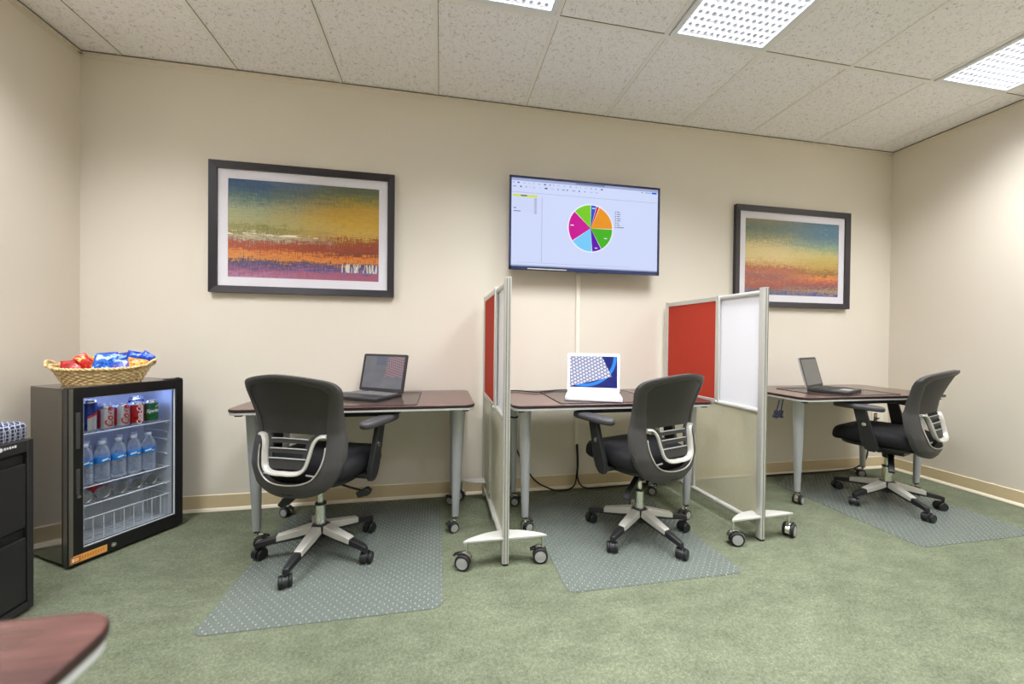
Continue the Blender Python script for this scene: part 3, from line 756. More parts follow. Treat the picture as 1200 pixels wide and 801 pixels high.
# ------------------------------------------------------------------ pictures
def picture(x0, x1, z0, z1, art, name_label):
    cx, cz = (x0+x1)/2, (z0+z1)/2; W, Hh = x1-x0, z1-z0
    t = thing('framed_picture', name_label, 'picture', (cx, 0, cz), 0, 'dark framed abstract landscapes')
    fw = .043; m = MB(); d0, d1 = -.004, -.034
    o = [(-W/2, -Hh/2), (W/2, -Hh/2), (W/2, Hh/2), (-W/2, Hh/2)]; i_ = [(-W/2+fw, -Hh/2+fw), (W/2-fw, -Hh/2+fw), (W/2-fw, Hh/2-fw), (-W/2+fw, Hh/2-fw)]
    for k in range(4):
        a, b, c, d = o[k], o[(k+1) % 4], i_[(k+1) % 4], i_[k]
        vs = [(p[0], y, p[1]) for y in (d0, d1) for p in (a, b, c, d)]
        vs[4+2] = (c[0], d1+.008, c[1]); vs[4+3] = (d[0], d1+.008, d[1])
        m.add(vs, [(0, 3, 2, 1), (4, 5, 6, 7), (0, 1, 5, 4), (2, 3, 7, 6), (1, 2, 6, 5), (3, 0, 4, 7)])
    m.build('frame', 'frame', t, smooth=0)
    m = MB(); mw = .058; a, b = W/2-fw+.002, Hh/2-fw+.002; c, d = a-mw, b-mw
    for q in (((-a, -b), (a, -d)), ((-a, d), (a, b)), ((-a, -d), (-c, d)), ((c, -d), (a, d))):
        (p0, p1), (q0, q1) = q; m.box(((p0+q0)/2, -.013, (p1+q1)/2), (q0-p0, .004, q1-p1))
    m.build('mat_board', 'matboard', t, smooth=0)
    m = MB(); m.box((0, -.010, 0), (2*c+.004, .004, 2*d+.004)); m.build('print', art, t, smooth=0)
    m = MB(); m.box((0, -.0185, 0), (2*a-.004, .002, 2*b-.004)); m.build('glass', 'glass_art', t, smooth=0)
    m = MB(); m.box((0, -.002, 0), (W-.04, .004, Hh-.04)); m.build('backing', 'frame', t, smooth=0)
picture(-1.398, -.306, 1.360, 2.168, 'art_big', 'large dark framed abstract landscape in ochre and red above the left desk')
picture(2.287, 3.388, 1.370, 2.174, 'art_small', 'dark framed abstract landscape in yellow and blue above the right desk')

# ------------------------------------------------------------------ television
def television():
    x0, x1, z0, z1 = .454, 1.572, 1.564, 2.203
    cx, cz = (x0+x1)/2, (z0+z1)/2; W, Hh = x1-x0, z1-z0
    t = thing('television', 'flat wall television showing a spreadsheet and a colourful pie chart', 'television', (cx, -.046, cz))
    m = MB(); m.box((0, -.045, 0), (W-.02, .030, Hh-.02)); m.box((0, -.035, 0), (W*.6, .03, Hh*.6)); m.build('back_shell', 'black', t, bevel=.006)
    m = MB(); m.box((0, .010, 0), (.4, .066, .3)); m.build('wall_mount', 'black', t)
    m = MB(); b = .014; y = -.066
    m.box((0, y, Hh/2-b/2), (W, .014, b)); m.box((0, y, -Hh/2+.013), (W, .014, .026)); m.box((-W/2+b/2, y, 0), (b, .014, Hh-.002)); m.box((W/2-b/2, y, 0), (b, .014, Hh-.002))
    m.box((0, y-.004, -Hh/2+.003), (.16, .014, .012)); m.build('bezel', 'tv_frame', t, bevel=.002)
    m = MB(); m.box((-.29, y-.008, -Hh/2+.009), (.28, .002, .007)); m.build('bezel_highlight_strip', 'alu', t, smooth=0)
    sx0, sx1, sz0, sz1 = -W/2+b, W/2-b, -Hh/2+.026, Hh/2-b
    m = MB(); m.box(((sx0+sx1)/2, -.0625, (sz0+sz1)/2), (sx1-sx0, .006, sz1-sz0)); scr = m.build('screen', 'tv_screen', t, smooth=0)
    names = ['pgreen', 'pmag', 'pcyan', 'ppur', 'pgreen2', 'porg', 'pred', 'pblue', 'pyel', 'pgrey', 'pdark', 'pline', 'pwhite', 'pteal']; ix = {k: i for i, k in enumerate(names)}
    m = MB(); yy = -.0660
    def X(u): return sx0+(sx1-sx0)*u
    def Zv(v): return sz1-(sz1-sz0)*v
    def rect(u0, v0, u1, v1, k, lift=0): m.add([(X(u0), yy-lift, Zv(v1)), (X(u1), yy-lift, Zv(v1)), (X(u1), yy-lift, Zv(v0)), (X(u0), yy-lift, Zv(v0))], [(0, 1, 2, 3)], ix[k])
    # pie: angles clockwise from top
    cxp, czp, r = X(.525), Zv(.520), .163
    def pie(a0, a1, k, lift=.0004, rr=r):
        n = max(3, int((a1-a0)/4)); vs = [(cxp, yy-lift, czp)]+[(cxp+rr*sin(radians(a0+(a1-a0)*i/n)), yy-lift, czp+rr*cos(radians(a0+(a1-a0)*i/n))) for i in range(n+1)]
        m.add(vs, [(0, i+1, i+2) for i in range(n)], ix[k])
    pie(0, 360, 'pwhite', .0002, r*1.05)
    for a0, a1, k in ((0, 15, 'pblue'), (15, 23, 'pred'), (23, 89, 'porg'), (89, 150, 'pgreen2'), (150, 176, 'ppur'), (176, 235, 'pcyan'), (235, 313, 'pmag'), (313, 360, 'pgreen')):
        pie(a0+.7, a1-.7, k)
    for a, rr, w in ((8, .88, .022), (120, .80, .022), (163, .88, .020), (276, .85, .024)):
        px, pz = cxp+r*rr*sin(radians(a)), czp+r*rr*cos(radians(a)); m.add([(px-w/2, yy-.001, pz-.003), (px+w/2, yy-.001, pz-.003), (px+w/2, yy-.001, pz+.003), (px-w/2, yy-.001, pz+.003)], [(0, 1, 2, 3)], ix['pwhite'])
    # window furniture
    rect(0, 0, 1, .030, 'pline'); rect(.42, .006, .62, .016, 'pdark', .0003); rect(0, .158, 1, .162, 'pline'); rect(.196, .20, .199, .95, 'pline')
    rect(.955, .035, .99, .055, 'pblue', .0003); rect(.905, .040, .950, .052, 'pteal', .0003); rect(.88, .040, .888, .052, 'pdark', .0003)
    rng = random.Random(3); u = .01
    while u < .62: w = rng.uniform(.006, .018); rect(u, .045, u+w, .060, rng.choice(['pdark', 'pline', 'pline', 'pgrey']), .0002); u += w+rng.uniform(.012, .03)
    u = .01
    while u < .56: w = rng.uniform(.006, .020); rect(u, .088, u+w, .104, rng.choice(['pdark', 'pline', 'pline', 'pgrey']), .0002); u += w+rng.uniform(.012, .03)
    rect(.01, .185, .165, .212, 'pyel'); rect(.06, .190, .10, .204, 'pdark', .0003)
    for i in range(8): rect(.012, .225+i*.022, .165, .227+i*.022, 'pgrey'); rect(.145, .228+i*.022, .160, .236+i*.022, 'pline', .0003)
    rect(.015, .335, .03, .345, 'pdark', .0003); rect(.015, .372, .058, .380, 'pdark', .0003); rect(.15, .212, .165, .40, 'pgrey')
    # legend
    for i, (k, w) in enumerate((('pblue', .02), ('pred', .026), ('porg', .022), ('pgreen2', .026), ('ppur', .026), ('pcyan', .014), ('pmag', .02), ('pgreen', .05))):
        v = .30+i*.026; rect(.693, v, .700, v+.011, 'pdark'); rect(.706, v+.001, .706+w, v+.009, 'pdark')
    rect(.04, .955, .80, .958, 'pline'); rect(0, .985, 1, 1, 'pline')
    m.build('screen_image', names, scr, smooth=0)
television()

# ------------------------------------------------------------------ raceway, outlets, cables
m = MB(); m.box((.991, -.008, (.315+1.565)/2), (.030, .016, 1.565-.315)); tag(m.build('cable_raceway', 'offwhite', bevel=.003), 'vertical cream cable cover running down the wall from the television', 'cable cover')
def cable(path, r, mat, label, extra=None):
    m = MB(); m.tube(smoothpath(path, 8), r, 8); 
    for e in extra or []: m.box(*e)
    return tag(m.build('power_cable', mat), label, 'cable')
cable([(.991, -.012, .325), (.995, -.020, .22), (.990, -.03, .12), (.96, -.05, .03), (.86, -.07, .010), (.76, -.06, .035), (.66, -.05, .10), (.56, -.045, .26), (.49, -.045, .45), (.44, -.05, .66)], .0055, 'rubber', 'black cable looping left from the cable cover to the desk corner by the first divider')
cable([(.998, -.014, .325), (1.000, -.026, .20), (.996, -.040, .07), (1.06, -.05, .010), (1.25, -.045, .007), (1.45, -.035, .007), (1.56, -.035, .007)], .0055, 'rubber', 'black cable running right along the floor behind the middle chair')
cable([(.428, -.16, .742), (.52, -.155, .742), (.62, -.235, .742), (.70, -.20, .742), (.80, -.155, .742), (.90, -.16, .742)], .0045, 'rubber', 'black cable lying across the middle desk to the white laptop')
m = MB(); m.tube(smoothpath([(.37, -.40, .70), (.372, -.46, .665), (.40, -.50, .640), (.45, -.50, .640), (.49, -.47, .69)], 8), .005, 8)
m.tube(smoothpath([(.385, -.48, .69), (.375, -.46, .62), (.365, -.42, .50), (.362, -.38, .30), (.364, -.35, .12)], 8), .005, 8)
tag(m.build('power_cable', 'rubber'), 'black cable looped and hanging under the left end of the middle desk', 'cable')
cable([(2.02, -.028, .008), (2.3, -.032, .008), (2.8, -.030, .008), (3.25, -.035, .010), (3.45, -.05, .03), (3.56, -.05, .10), (3.60, -.04, .20), (3.62, -.03, .34), (3.68, -.025, .42), (3.735, -.02, .437)], .006, 'rubber', 'black cable along the baseboard up to the wall outlet behind the right chair')
m = MB()
for dx in (0, .03):
    m.tube(smoothpath([(2.262+dx, -.47, .70), (2.255+dx, -.47, .665), (2.242+dx*1.2, -.47, .625)], 6), .004, 8)
    m.box((2.238+dx*1.3, -.47, .610), (.022, .016, .034), rot=Matrix.Rotation(radians(15), 3, 'Y')); m.box((2.231+dx*1.4, -.47, .584), (.030, .018, .018), rot=Matrix.Rotation(radians(15), 3, 'Y'))
tag(m.build('hanging_plug', plain('navy_plug_plastic', (34, 38, 62), .45), bevel=.002), 'pair of dark navy plugs dangling under the right desk beside the divider', 'plug')
def outlet(loc, rz, label, dbl=True):
    t = thing('wall_outlet', label, 'outlet', loc, rz)
    w = .125 if dbl else .072
    m = MB(); m.box((0, -.003, 0), (w, .006, .118)); m.build('cover_plate', 'offwhite', t, bevel=.002)
    m = MB(); m.box((-.028 if dbl else 0, -.007, 0), (.036, .004, .072)); rc = m.build('receptacle', 'outlet_brown' if dbl else 'white', t, bevel=.003)
    m = MB()
    for z in (.018, -.018):
        for dx in (-.007, .007): m.box(((-.028 if dbl else 0)+dx, -.0095, z), (.003, .002, .010))
        m.cyl(((-.028 if dbl else 0), -.008, z-.011), ((-.028 if dbl else 0), -.0105, z-.011), .0028, n=8)
    m.build('socket_slots', 'cream' if dbl else 'black', rc, smooth=0)
outlet((3.745, 0, .445), 0, 'cream wall outlet plate with a brown receptacle, behind the right chair on the back wall')
outlet((XR, -.10, .405), radians(-90), 'cream outlet plate on the right wall, just past the corner', False)
m = MB(); m.tube(smoothpath([(-2.055, -.10, .012), (-2.045, -.35, .010), (-2.02, -.55, .009), (-2.035, -.75, .009), (-2.05, -.95, .009), (-2.05, -1.2, .009)], 8), .006, 8)
tag(m.build('white_cable', 'offwhite'), 'white cord lying along the left wall behind the small fridge', 'cord')

# ------------------------------------------------------------------ laptops
def laptop(A, ang, w, d, tilt, sh, label, body, keys, scr, lidback, bez=(.012, .012, .012, .012), zt=.7384, th=.018, taper=False):
    """A = rear-left hinge corner (as seen from the front), ang = direction of the hinge line"""
    t = thing('laptop', label, 'laptop', (A[0], A[1], zt), ang, 'laptops on the desks')
    m = MB(); m.prism(rrect(0, w, -d, 0, .012, 4), 0, th); bs = m.build('base', body, t, bevel=.003)
    m = MB(); nr, nc = 5, 14; kx0, kx1, ky0, ky1 = .018, w-.018, -.125, -.022
    for r in range(nr):
        for c in range(nc):
            if r == 0 and 3 <= c <= 8:
                if c == 3: m.box((kx0+(kx1-kx0)*(6/nc), ky0+(ky1-ky0)*.1, th+.001), ((kx1-kx0)*5.8/nc, .015, .004))
                continue
            m.box((kx0+(kx1-kx0)*(c+.5)/nc, ky0+(ky1-ky0)*(r+.5)/nr, th+.001), ((kx1-kx0)/nc*.8, (ky1-ky0)/nr*.78, .004))
    m.build('keyboard', keys, bs, smooth=0)
    m = MB(); m.box((w/2, -d+.045, th+.0003), (.09, .055, .0012)); m.build('touchpad', lidback, bs, smooth=0)
    R = Matrix.Translation((0, -.004, th)) @ Matrix.Rotation(-tilt, 4, 'X')
    # lid local: x 0..w, z 0..sh, screen faces -y
    m = MB(); T = R @ Matrix(((1, 0, 0, 0), (0, 0, -1, 0), (0, 1, 0, 0), (0, 0, 0, 1)))
    m.prism(rrect(0, w, .002, sh, .010, 4), -.010, 0, T=T, mi=1); m.prism(rrect(.0015, w-.0015, .0035, sh-.0015, .009, 4), -.0002, .0012, T=T, mi=0)
    lid = m.build('lid', [body, lidback], t, bevel=.0015)
    l, r_, b, u = bez
    m = MB(); m.box(((l+w-r_)/2, 0, (b+sh-u)/2), (w-l-r_, .0008, sh-b-u)); m.v = [tuple(p) for p in m.v]
    s_ = m.build('screen', scr, lid, smooth=0); s_.matrix_local = R @ Matrix.Translation((0, -.0017, 0))
    m = MB(); m.cyl((.03, -.002, th), (.07, -.002, th), .006, n=10).cyl((w-.07, -.002, th), (w-.03, -.002, th), .006, n=10); m.build('hinge', body, t)
    return t
laptop((-.500, -.120), math.atan2(-.182, .287), .335, .235, radians(12), .235, 'black laptop on the left desk, turned left, screen showing a faint picture', 'lap_black', 'lap_key', 'scr_dim', 'lap_black', (.018, .016, .022, .014))
laptop((.800, -.345), radians(-22), .325, .225, radians(8), .245, 'white laptop on the middle desk with a bright blue and white screen picture', 'lap_white', 'keywhite', 'scr_bright', 'lap_white', (.016, .016, .030, .018), th=.022)
laptop((2.592, -.370), math.atan2(.138, .305), .330, .228, radians(14), .225, 'black laptop with a silver lid on the right desk, blank grey screen', 'lap_black', 'lap_black', 'scr_grey', 'lap_grey', (.018, .018, .020, .016))
def pad(x0, x1, y0, y1, label, rz=0):
    m = MB(); m.prism(rrect(x0, x1, y0, y1, .02, 5), .7362, .7374)
    loop = [(x, y, .7370) for x, y in rrect(x0, x1, y0, y1, .02, 5)]; m.tube(loop, .0017, 6, 1, closed=True)
    tag(m.build('desk_pad', ['pad', 'rubber']), label, 'desk pad', 'clear desk pads')
pad(-.74, -.118, -.590, -.125, 'clear glossy desk pad under the black laptop on the left desk')
pad(.66, 1.27, -.655, -.185, 'clear glossy desk pad under the white laptop')
pad(2.50, 3.13, -.590, -.20, 'clear glossy desk pad under the silver-lidded laptop')

# ------------------------------------------------------------------ fridge
FX, FY, FA = -1.680, -.577, radians(60)
FT = Matrix.Translation((FX, FY, 0)) @ Matrix.Rotation(FA, 4, 'Z')
def fridge():
    t = thing('mini_fridge', 'black glass-door drinks fridge in the left corner, lit blue inside', 'fridge', (FX, FY, 0), FA)
    W, D, Z0, Z1 = .465, .325, .018, .838; th = .028; y0 = .045
    m = MB()
    m.box((th/2, (y0+D)/2, (Z0+Z1)/2), (th, D-y0, Z1-Z0)); m.box((W-th/2, (y0+D)/2, (Z0+Z1)/2), (th, D-y0, Z1-Z0))
    m.box((W/2, (y0+D)/2, Z1-.020), (W-2*th, D-y0, .040)); m.box((W/2, (y0+D)/2, Z0+.014), (W-2*th, D-y0, .028)); m.box((W/2, D-.01, (Z0+Z1)/2), (W-2*th, .02, Z1-Z0-.06))
    cab = m.build('cabinet', 'fridge_side', t, bevel=.003)
    # liner
    m = MB(); a, b, c, d, e, f = th+.001, W-th-.001, y0+.002, D-.021, Z0+.029, Z1-.041
    vs = [(a, c, e), (b, c, e), (b, d, e), (a, d, e), (a, c, f), (b, c, f), (b, d, f), (a, d, f)]
    m.add(vs, [(0, 1, 2, 3), (4, 7, 6, 5), (3, 2, 6, 7), (0, 3, 7, 4), (1, 5, 6, 2)])
    for zz in (.60, .545, .50, .42, .345, .25, .19):       # shelf runners moulded in the liner
        for xx in (a+.004, b-.004): m.box((xx, (c+d)/2, zz-.008), (.008, (d-c)*.7, .008))
    m.build('liner', 'liner', cab, smooth=0)
    m = MB(); m.box((W/2, .085, Z1-.046), (.30, .02, .008)); m.build('interior_light', 'led', cab, smooth=0)
    # door
    m = MB(); dz0, dz1 = .012, .842; l, r, bt, tp = .054, .036, .078, .052; yy = .018; dth = .036
    m.box((l/2, yy, (dz0+dz1)/2), (l, dth, dz1-dz0)); m.box((W-r/2, yy, (dz0+dz1)/2), (r, dth, dz1-dz0))
    m.box(((l+W-r)/2, yy, dz0+bt/2-.005), (W-l-r, dth, bt-.01)); m.box(((l+W-r)/2, yy, dz1-tp/2), (W-l-r, dth, tp))
    door = m.build('door', 'fridge_black', t, bevel=.002)
    m = MB(); m.box((.011, -.0012, (dz0+dz1)/2), (.014, .003, dz1-dz0-.01)); m.build('edge_strip', 'steel_strip', door, smooth=0)
    m = MB(); m.box((.034, -.002, .640), (.016, .004, .170)); m.build('door_handle', 'charcoal', door, bevel=.0015)
    m = MB(); m.box((.034, -.002, .40), (.014, .004, .12)); m.build('handle_plate', 'charcoal', door, bevel=.0015)
    m = MB(); m.cyl((.037, .0, .330), (.037, -.006, .330), .007); m.build('handle_stud', 'steel_strip', door)
    m = MB(); gx0, gx1, gz0, gz1 = l, W-r, dz0+bt-.012, dz1-tp
    m.box(((gx0+gx1)/2, .012, (gz0+gz1)/2), (gx1-gx0, .003, gz1-gz0)); m.build('glass_pane', 'glass', door, smooth=0)
    m = MB(); g = .006
    m.box((gx1-g/2, .009, (gz0+gz1)/2), (g, .004, gz1-gz0)); m.box(((gx0+gx1)/2, .009, gz0+g/2), (gx1-gx0, .004, g)); m.box((gx0+g/4, .009, (gz0+gz1)/2), (g/2, .004, gz1-gz0)); m.box(((gx0+gx1)/2, .009, gz1-g/4), (gx1-gx0, .004, g/2))
    m.build('glass_gasket', 'liner', door, smooth=0)
    m = MB(); m.box((.072, -.001, .038), (.130, .002, .034), 0); m.box((.026, -.0025, .038), (.034, .001, .028), 1)
    rng = random.Random(5)
    m.box((.0175, -.0032, .038), (.006, .0006, .016), 2); m.box((.029, -.0032, .042), (.014, .0006, .004), 2); m.box((.029, -.0032, .034), (.014, .0006, .004), 2)
    x = .050
    for i in range(9): m.box((x, -.0024, .040), (.0045, .0006, .013), 1); x += .0092
    m.build('orange_sticker', ['orange', 'orange_dark', 'cream'], door, smooth=0)
    m = MB(); m.cyl((.160, .0, .043), (.160, -.008, .043), .011, .010); m.cyl((.160, -.008, .043), (.160, -.0105, .043), .005, .004); m.build('lock', 'chrome', door)
    m = MB(); m.box((W-.035, .03, .845), (.07, .05, .006)); m.cyl((W-.02, .015, .842), (W-.02, .015, .852), .010); m.build('top_hinge', 'fridge_black', t, bevel=.002)
    # feet
    for x, y in ((.03, .06), (W-.03, .06), (.03, D-.04), (W-.03, D-.04)):
        m = MB(); m.cyl((x, y, 0), (x, y, .020), .014); m.build('foot', 'rubber', t)
    m = MB(); m.box((W/2+.05, .03, .014), (.20, .02, .012)); m.build('kick_plate', 'fridge_black', t)
    # wire shelves
    def shelf(z, nm='wire_shelf', y1=.30):
        m = MB(); x0, x1, ya = .032, W-.032, .062
        m.tube([(x0, ya, z), (x1, ya, z)], .0032, 8); m.tube([(x0, y1, z), (x1, y1, z)], .0025, 6); m.tube([(x0, .18, z-.003), (x1, .18, z-.003)], .0025, 6)
        n = 24
        for i in range(n+1): x = x0+(x1-x0)*i/n; m.cyl((x, ya, z-.001), (x, y1, z-.001), .0013, n=6)
        return m.build(nm, 'wire', t, smooth=60)
    shelf(.605); shelf(.345); shelf(.255)
    # basket
    m = MB(); x0, x1, ya, yb, zt, zb = .034, W-.034, .062, .26, .190, .055
    m.tube([(x0, ya, zt), (x1, ya, zt), (x1, yb, zt), (x0, yb, zt)], .003, 6, closed=True)
    n = 10
    for i in range(n+1):
        x = x0+(x1-x0)*i/n; m.tube([(x, ya, zt), (x, ya, zb), (x, yb, zb), (x, yb, zt)], .0016, 6)
    for i in range(4): y = ya+(yb-ya)*(i+1)/5; m.tube([(x0, y, zt), (x0, y, zb), (x1, y, zb), (x1, y, zt)], .0014, 6)
    m.build('wire_basket', 'wire', t, smooth=60)
    return t
fridge()
def wrap_text(m, txt, size, R, ang0, z0, mi, vertical=False, shear=0, bold=0):
    vs, fs = text_mesh(txt, size, shear, 0, bold); out = []
    for p in vs:
        a, b = (p.x, p.y) if not vertical else (-p.y, p.x)
        th = ang0+a/R; out.append((R*1.012*cos(th), R*1.012*sin(th), z0+b))
    m.add(out, fs, mi)
def can(lx, ly, z, r, h, mats, label, deco, name='drink_can', lying=False):
    p = FT @ Vector((lx, ly, z)); o = thing(name, label, 'can', p, FA, 'drink cans in the fridge')
    m = MB(); c = .008
    prof = [(r*.74, 0), (r*.80, .002), (r*.98, c), (r, c+.004), (r, h-c-.008), (r*.97, h-c-.002), (r*.84, h-.003), (r*.84, h), (r*.78, h), (r*.76, h-.005), (r*.05, h-.005)]
    T = Matrix.Identity(4)
    if lying: T = Matrix.Translation((0, 0, r)) @ Matrix.Rotation(radians(90), 4, 'X'); T = Matrix.Translation((0, h, 0)) @ T
    m.lathe(prof, 28, T=T, mis=[0, 0, 0, 1, 0, 0, 0, 0, 0, 0]); m.build('can_body', ['can_alu', mats], o)
    if not lying: m = MB(); m.box((0, -r*.2, h-.0035), (.012, .020, .0015)); m.build('pull_tab', 'can_alu', o)
    else: m = MB(); m.box((0, -.0005, r*1.2), (.012, .0015, .020)); m.build('pull_tab', 'can_alu', o)
    if deco and not lying:
        m = MB(); mats2 = deco(m, r, h); m.build('can_print', mats2, o, smooth=0)
def strip(m, R, a0, a1, z0, z1, mi, z0b=None, z1b=None):
    n = 8; vs = []
    for i in range(n+1):
        a = a0+(a1-a0)*i/n; f = i/n
        vs += [(R*cos(a), R*sin(a), z0+((z0b if z0b is not None else z0)-z0)*f), (R*cos(a), R*sin(a), z1+((z1b if z1b is not None else z1)-z1)*f)]
    m.add(vs, [(2*i, 2*i+2, 2*i+3, 2*i+1) for i in range(n)], mi)
F = -pi/2
def d_coke(m, r, h): wrap_text(m, 'Coca-Cola', .028, r, F-.1, h*.5, 0, True, .35, .0006); strip(m, r*1.006, F+.25, F+.45, .014, h-.02, 0); return ['print_white']
def d_diet(m, r, h): wrap_text(m, 'Coke', .046, r, F+.1, h*.5, 0, True, .3, .0012); strip(m, r*1.006, F-1.6, F-1.0, .014, h-.02, 0); return ['print_red']
def d_sprite(m, r, h):
    wrap_text(m, 'Sprite', .026, r, F-.1, h*.52, 0, False, .2, .0008); strip(m, r*1.006, F+.1, F+.7, h*.66, h*.72, 1, h*.72, h*.82); strip(m, r*1.005, F-1.6, F+1.6, h*.62, h-.018, 2, h*.80, h-.018); return ['print_white', 'print_lime', 'can_blue']
def d_energy(m, r, h):
    strip(m, r*1.006, F-.5, F+.7, .012, h*.48, 0, .012, h*.56); strip(m, r*1.010, F-.5, F+.9, h*.44, h*.50, 1, h*.54, h*.62); strip(m, r*1.005, F-1.6, F-.9, .03, h*.8, 0); return ['can_silver', 'print_red']
ZS = .6085
can(.112, .100, ZS, .031, .160, 'can_blue', 'tall blue can with a silver and red lower half, leftmost on the top fridge shelf', d_energy)
can(.176, .100, ZS, .0308, .122, 'can_silver', 'silver can with red lettering, second from left on the top fridge shelf', d_diet)
can(.240, .100, ZS, .0308, .122, 'can_silver', 'silver can standing directly left of the red can in the fridge', d_diet)
can(.303, .100, ZS, .0308, .122, 'can_red', 'red can with white script lettering on the top fridge shelf', d_coke)
can(.366, .100, ZS, .0308, .122, 'can_green', 'green and blue can with white lettering, rightmost on the top fridge shelf', d_sprite)
can(.125, .172, ZS, .031, .155, 'can_blue', 'tall blue can hidden behind the leftmost can on the top fridge shelf', None)
can(.203, .170, ZS, .032, .122, 'can_red', 'red can seen between the two silver cans, in the back row', None)
can(.335, .172, ZS, .032, .140, 'can_blue', 'blue can in the back row between the red and green cans', None)
def bottle(lx, ly, z, label):
    p = FT @ Vector((lx, ly, z)); o = thing('water_bottle', label, 'bottle', p, FA+random.uniform(-.4, .4), 'water bottles in the fridge')
    r = .0305; prof = [(r*.7, 0), (r*.95, .004)]
    for i in range(7): z_ = .012+i*.011; prof += [(r, z_), (r*.93, z_+.0055)]
    prof += [(r, .092), (r*.985, .094), (r*.985, .126), (r, .128), (r*.98, .140), (r*.78, .162), (r*.45, .182), (r*.40, .186), (r*.40, .190)]
    m = MB(); m.lathe(prof, 24); m.build('bottle_body', 'water', o)
    m = MB(); m.lathe([(r*1.005, .096), (r*1.012, .0965), (r*1.012, .1245), (r*1.005, .125)], 24); strip(m, r*1.02, F-.5, F+.3, .104, .112, 1, .110, .118); strip(m, r*1.02, F+.4, F+.8, .104, .110, 1); m.build('label_band', ['print_cyan', 'print_white'], o)
    m = MB(); m.lathe([(r*.44, .188), (r*.46, .189), (r*.46, .202), (r*.42, .204)], 20); m.build('cap', 'cap_blue', o)
for i, x in enumerate((.098, .162, .226, .290, .354)):
    bottle(x, .100, .3485, ['clear water bottle, leftmost of the front row on the middle fridge shelf', 'clear water bottle in the front row, second from the left', 'clear water bottle in the middle of the front row', 'clear water bottle in the front row, under the red can', 'clear water bottle at the right end of the front row'][i])
    if i < 4: bottle(x+.035, .170, .3485, ['clear water bottle in the back row, second row leftmost', 'clear water bottle in the back row behind the second front bottle', 'clear water bottle in the back row behind the middle front bottle', 'clear water bottle at the right end of the back row'][i])
for i, x in enumerate((.094, .160, .226, .292, .358)):
    can(x, .075, .2585, .0325, .122, 'can_silver' if i != 1 else 'can_red', ['silver can lying down, leftmost on the shelf below the water bottles', 'red-sided can lying down, second from left below the water bottles', 'silver can lying down in the middle below the water bottles', 'silver can lying down, fourth from left below the water bottles', 'silver can lying down, rightmost below the water bottles'][i], None, lying=True)

# ------------------------------------------------------------------ wicker basket and snacks
BC = FT @ Vector((.196, .165, .8385)); BS = .018; BA = radians(14)
def basket():
    t = thing('wicker_basket', 'oval tan wicker basket of snack bags on top of the fridge', 'basket', BC, BA)
    a0, b0, a1, b1, h = .143, .074, .190, .105, .078
    def fn(u, v):
        an = 2*pi*u; a = a0+(a1-a0)*v; b = b0+(b1-b0)*v; e = 2/2.3
        x = a*math.copysign(abs(cos(an))**e, cos(an)); y = b*math.copysign(abs(sin(an))**e, sin(an))
        n = Vector((x/a/a, y/b/b, 0)).normalized()
        row = int(v*9); wv = .0034*sin(26*an+pi*row)*abs(sin(pi*9*v))
        z = h*v+.018*abs(cos(an))**4*v
        return Vector((x, y, z))+n*wv, n
    m = MB(); m.slab(fn, 240, 48, .004, closed_u=True)
    m.prism([(a0*cos(2*pi*i/40), b0*sin(2*pi*i/40)) for i in range(40)], 0, .004); m.build('woven_bowl', 'wicker', t, smooth=60)
    def ring(v, r, amp, fr, ph, z=0):
        P = []
        for i in range(200):
            an = 2*pi*i/200; p, n = fn(i/200, v); P.append(p+n*amp*sin(fr*an+ph)+Vector((0, 0, z+amp*cos(fr*an+ph))))
        return P
    m = MB(); m.tube(ring(1., .0055, .004, 34, 0), .0052, 8, closed=True); m.tube(ring(1., .0055, .004, 34, pi), .0052, 8, closed=True); m.build('braided_rim', 'wicker', t, smooth=60)
    m = MB(); m.tube(ring(0., .004, .0015, 40, 0, .002), .005, 8, closed=True); m.build('base_ring', 'wicker', t, smooth=60)
    for sx in (-1, 1):
        m = MB()
        for ph in (0, pi):
            P = []
            for i in range(41):
                f = i/40; yv = (f-.5)*.11; up = sin(pi*f)
                P.append(Vector((sx*(a1-.006+.022*up), yv, h+.014+.026*up))+Vector((sx*cos(f*30+ph), 0, sin(f*30+ph)))*.003)
            m.tube(P, .0045, 7)
        m.build('handle', 'wicker', t, smooth=60)
basket()
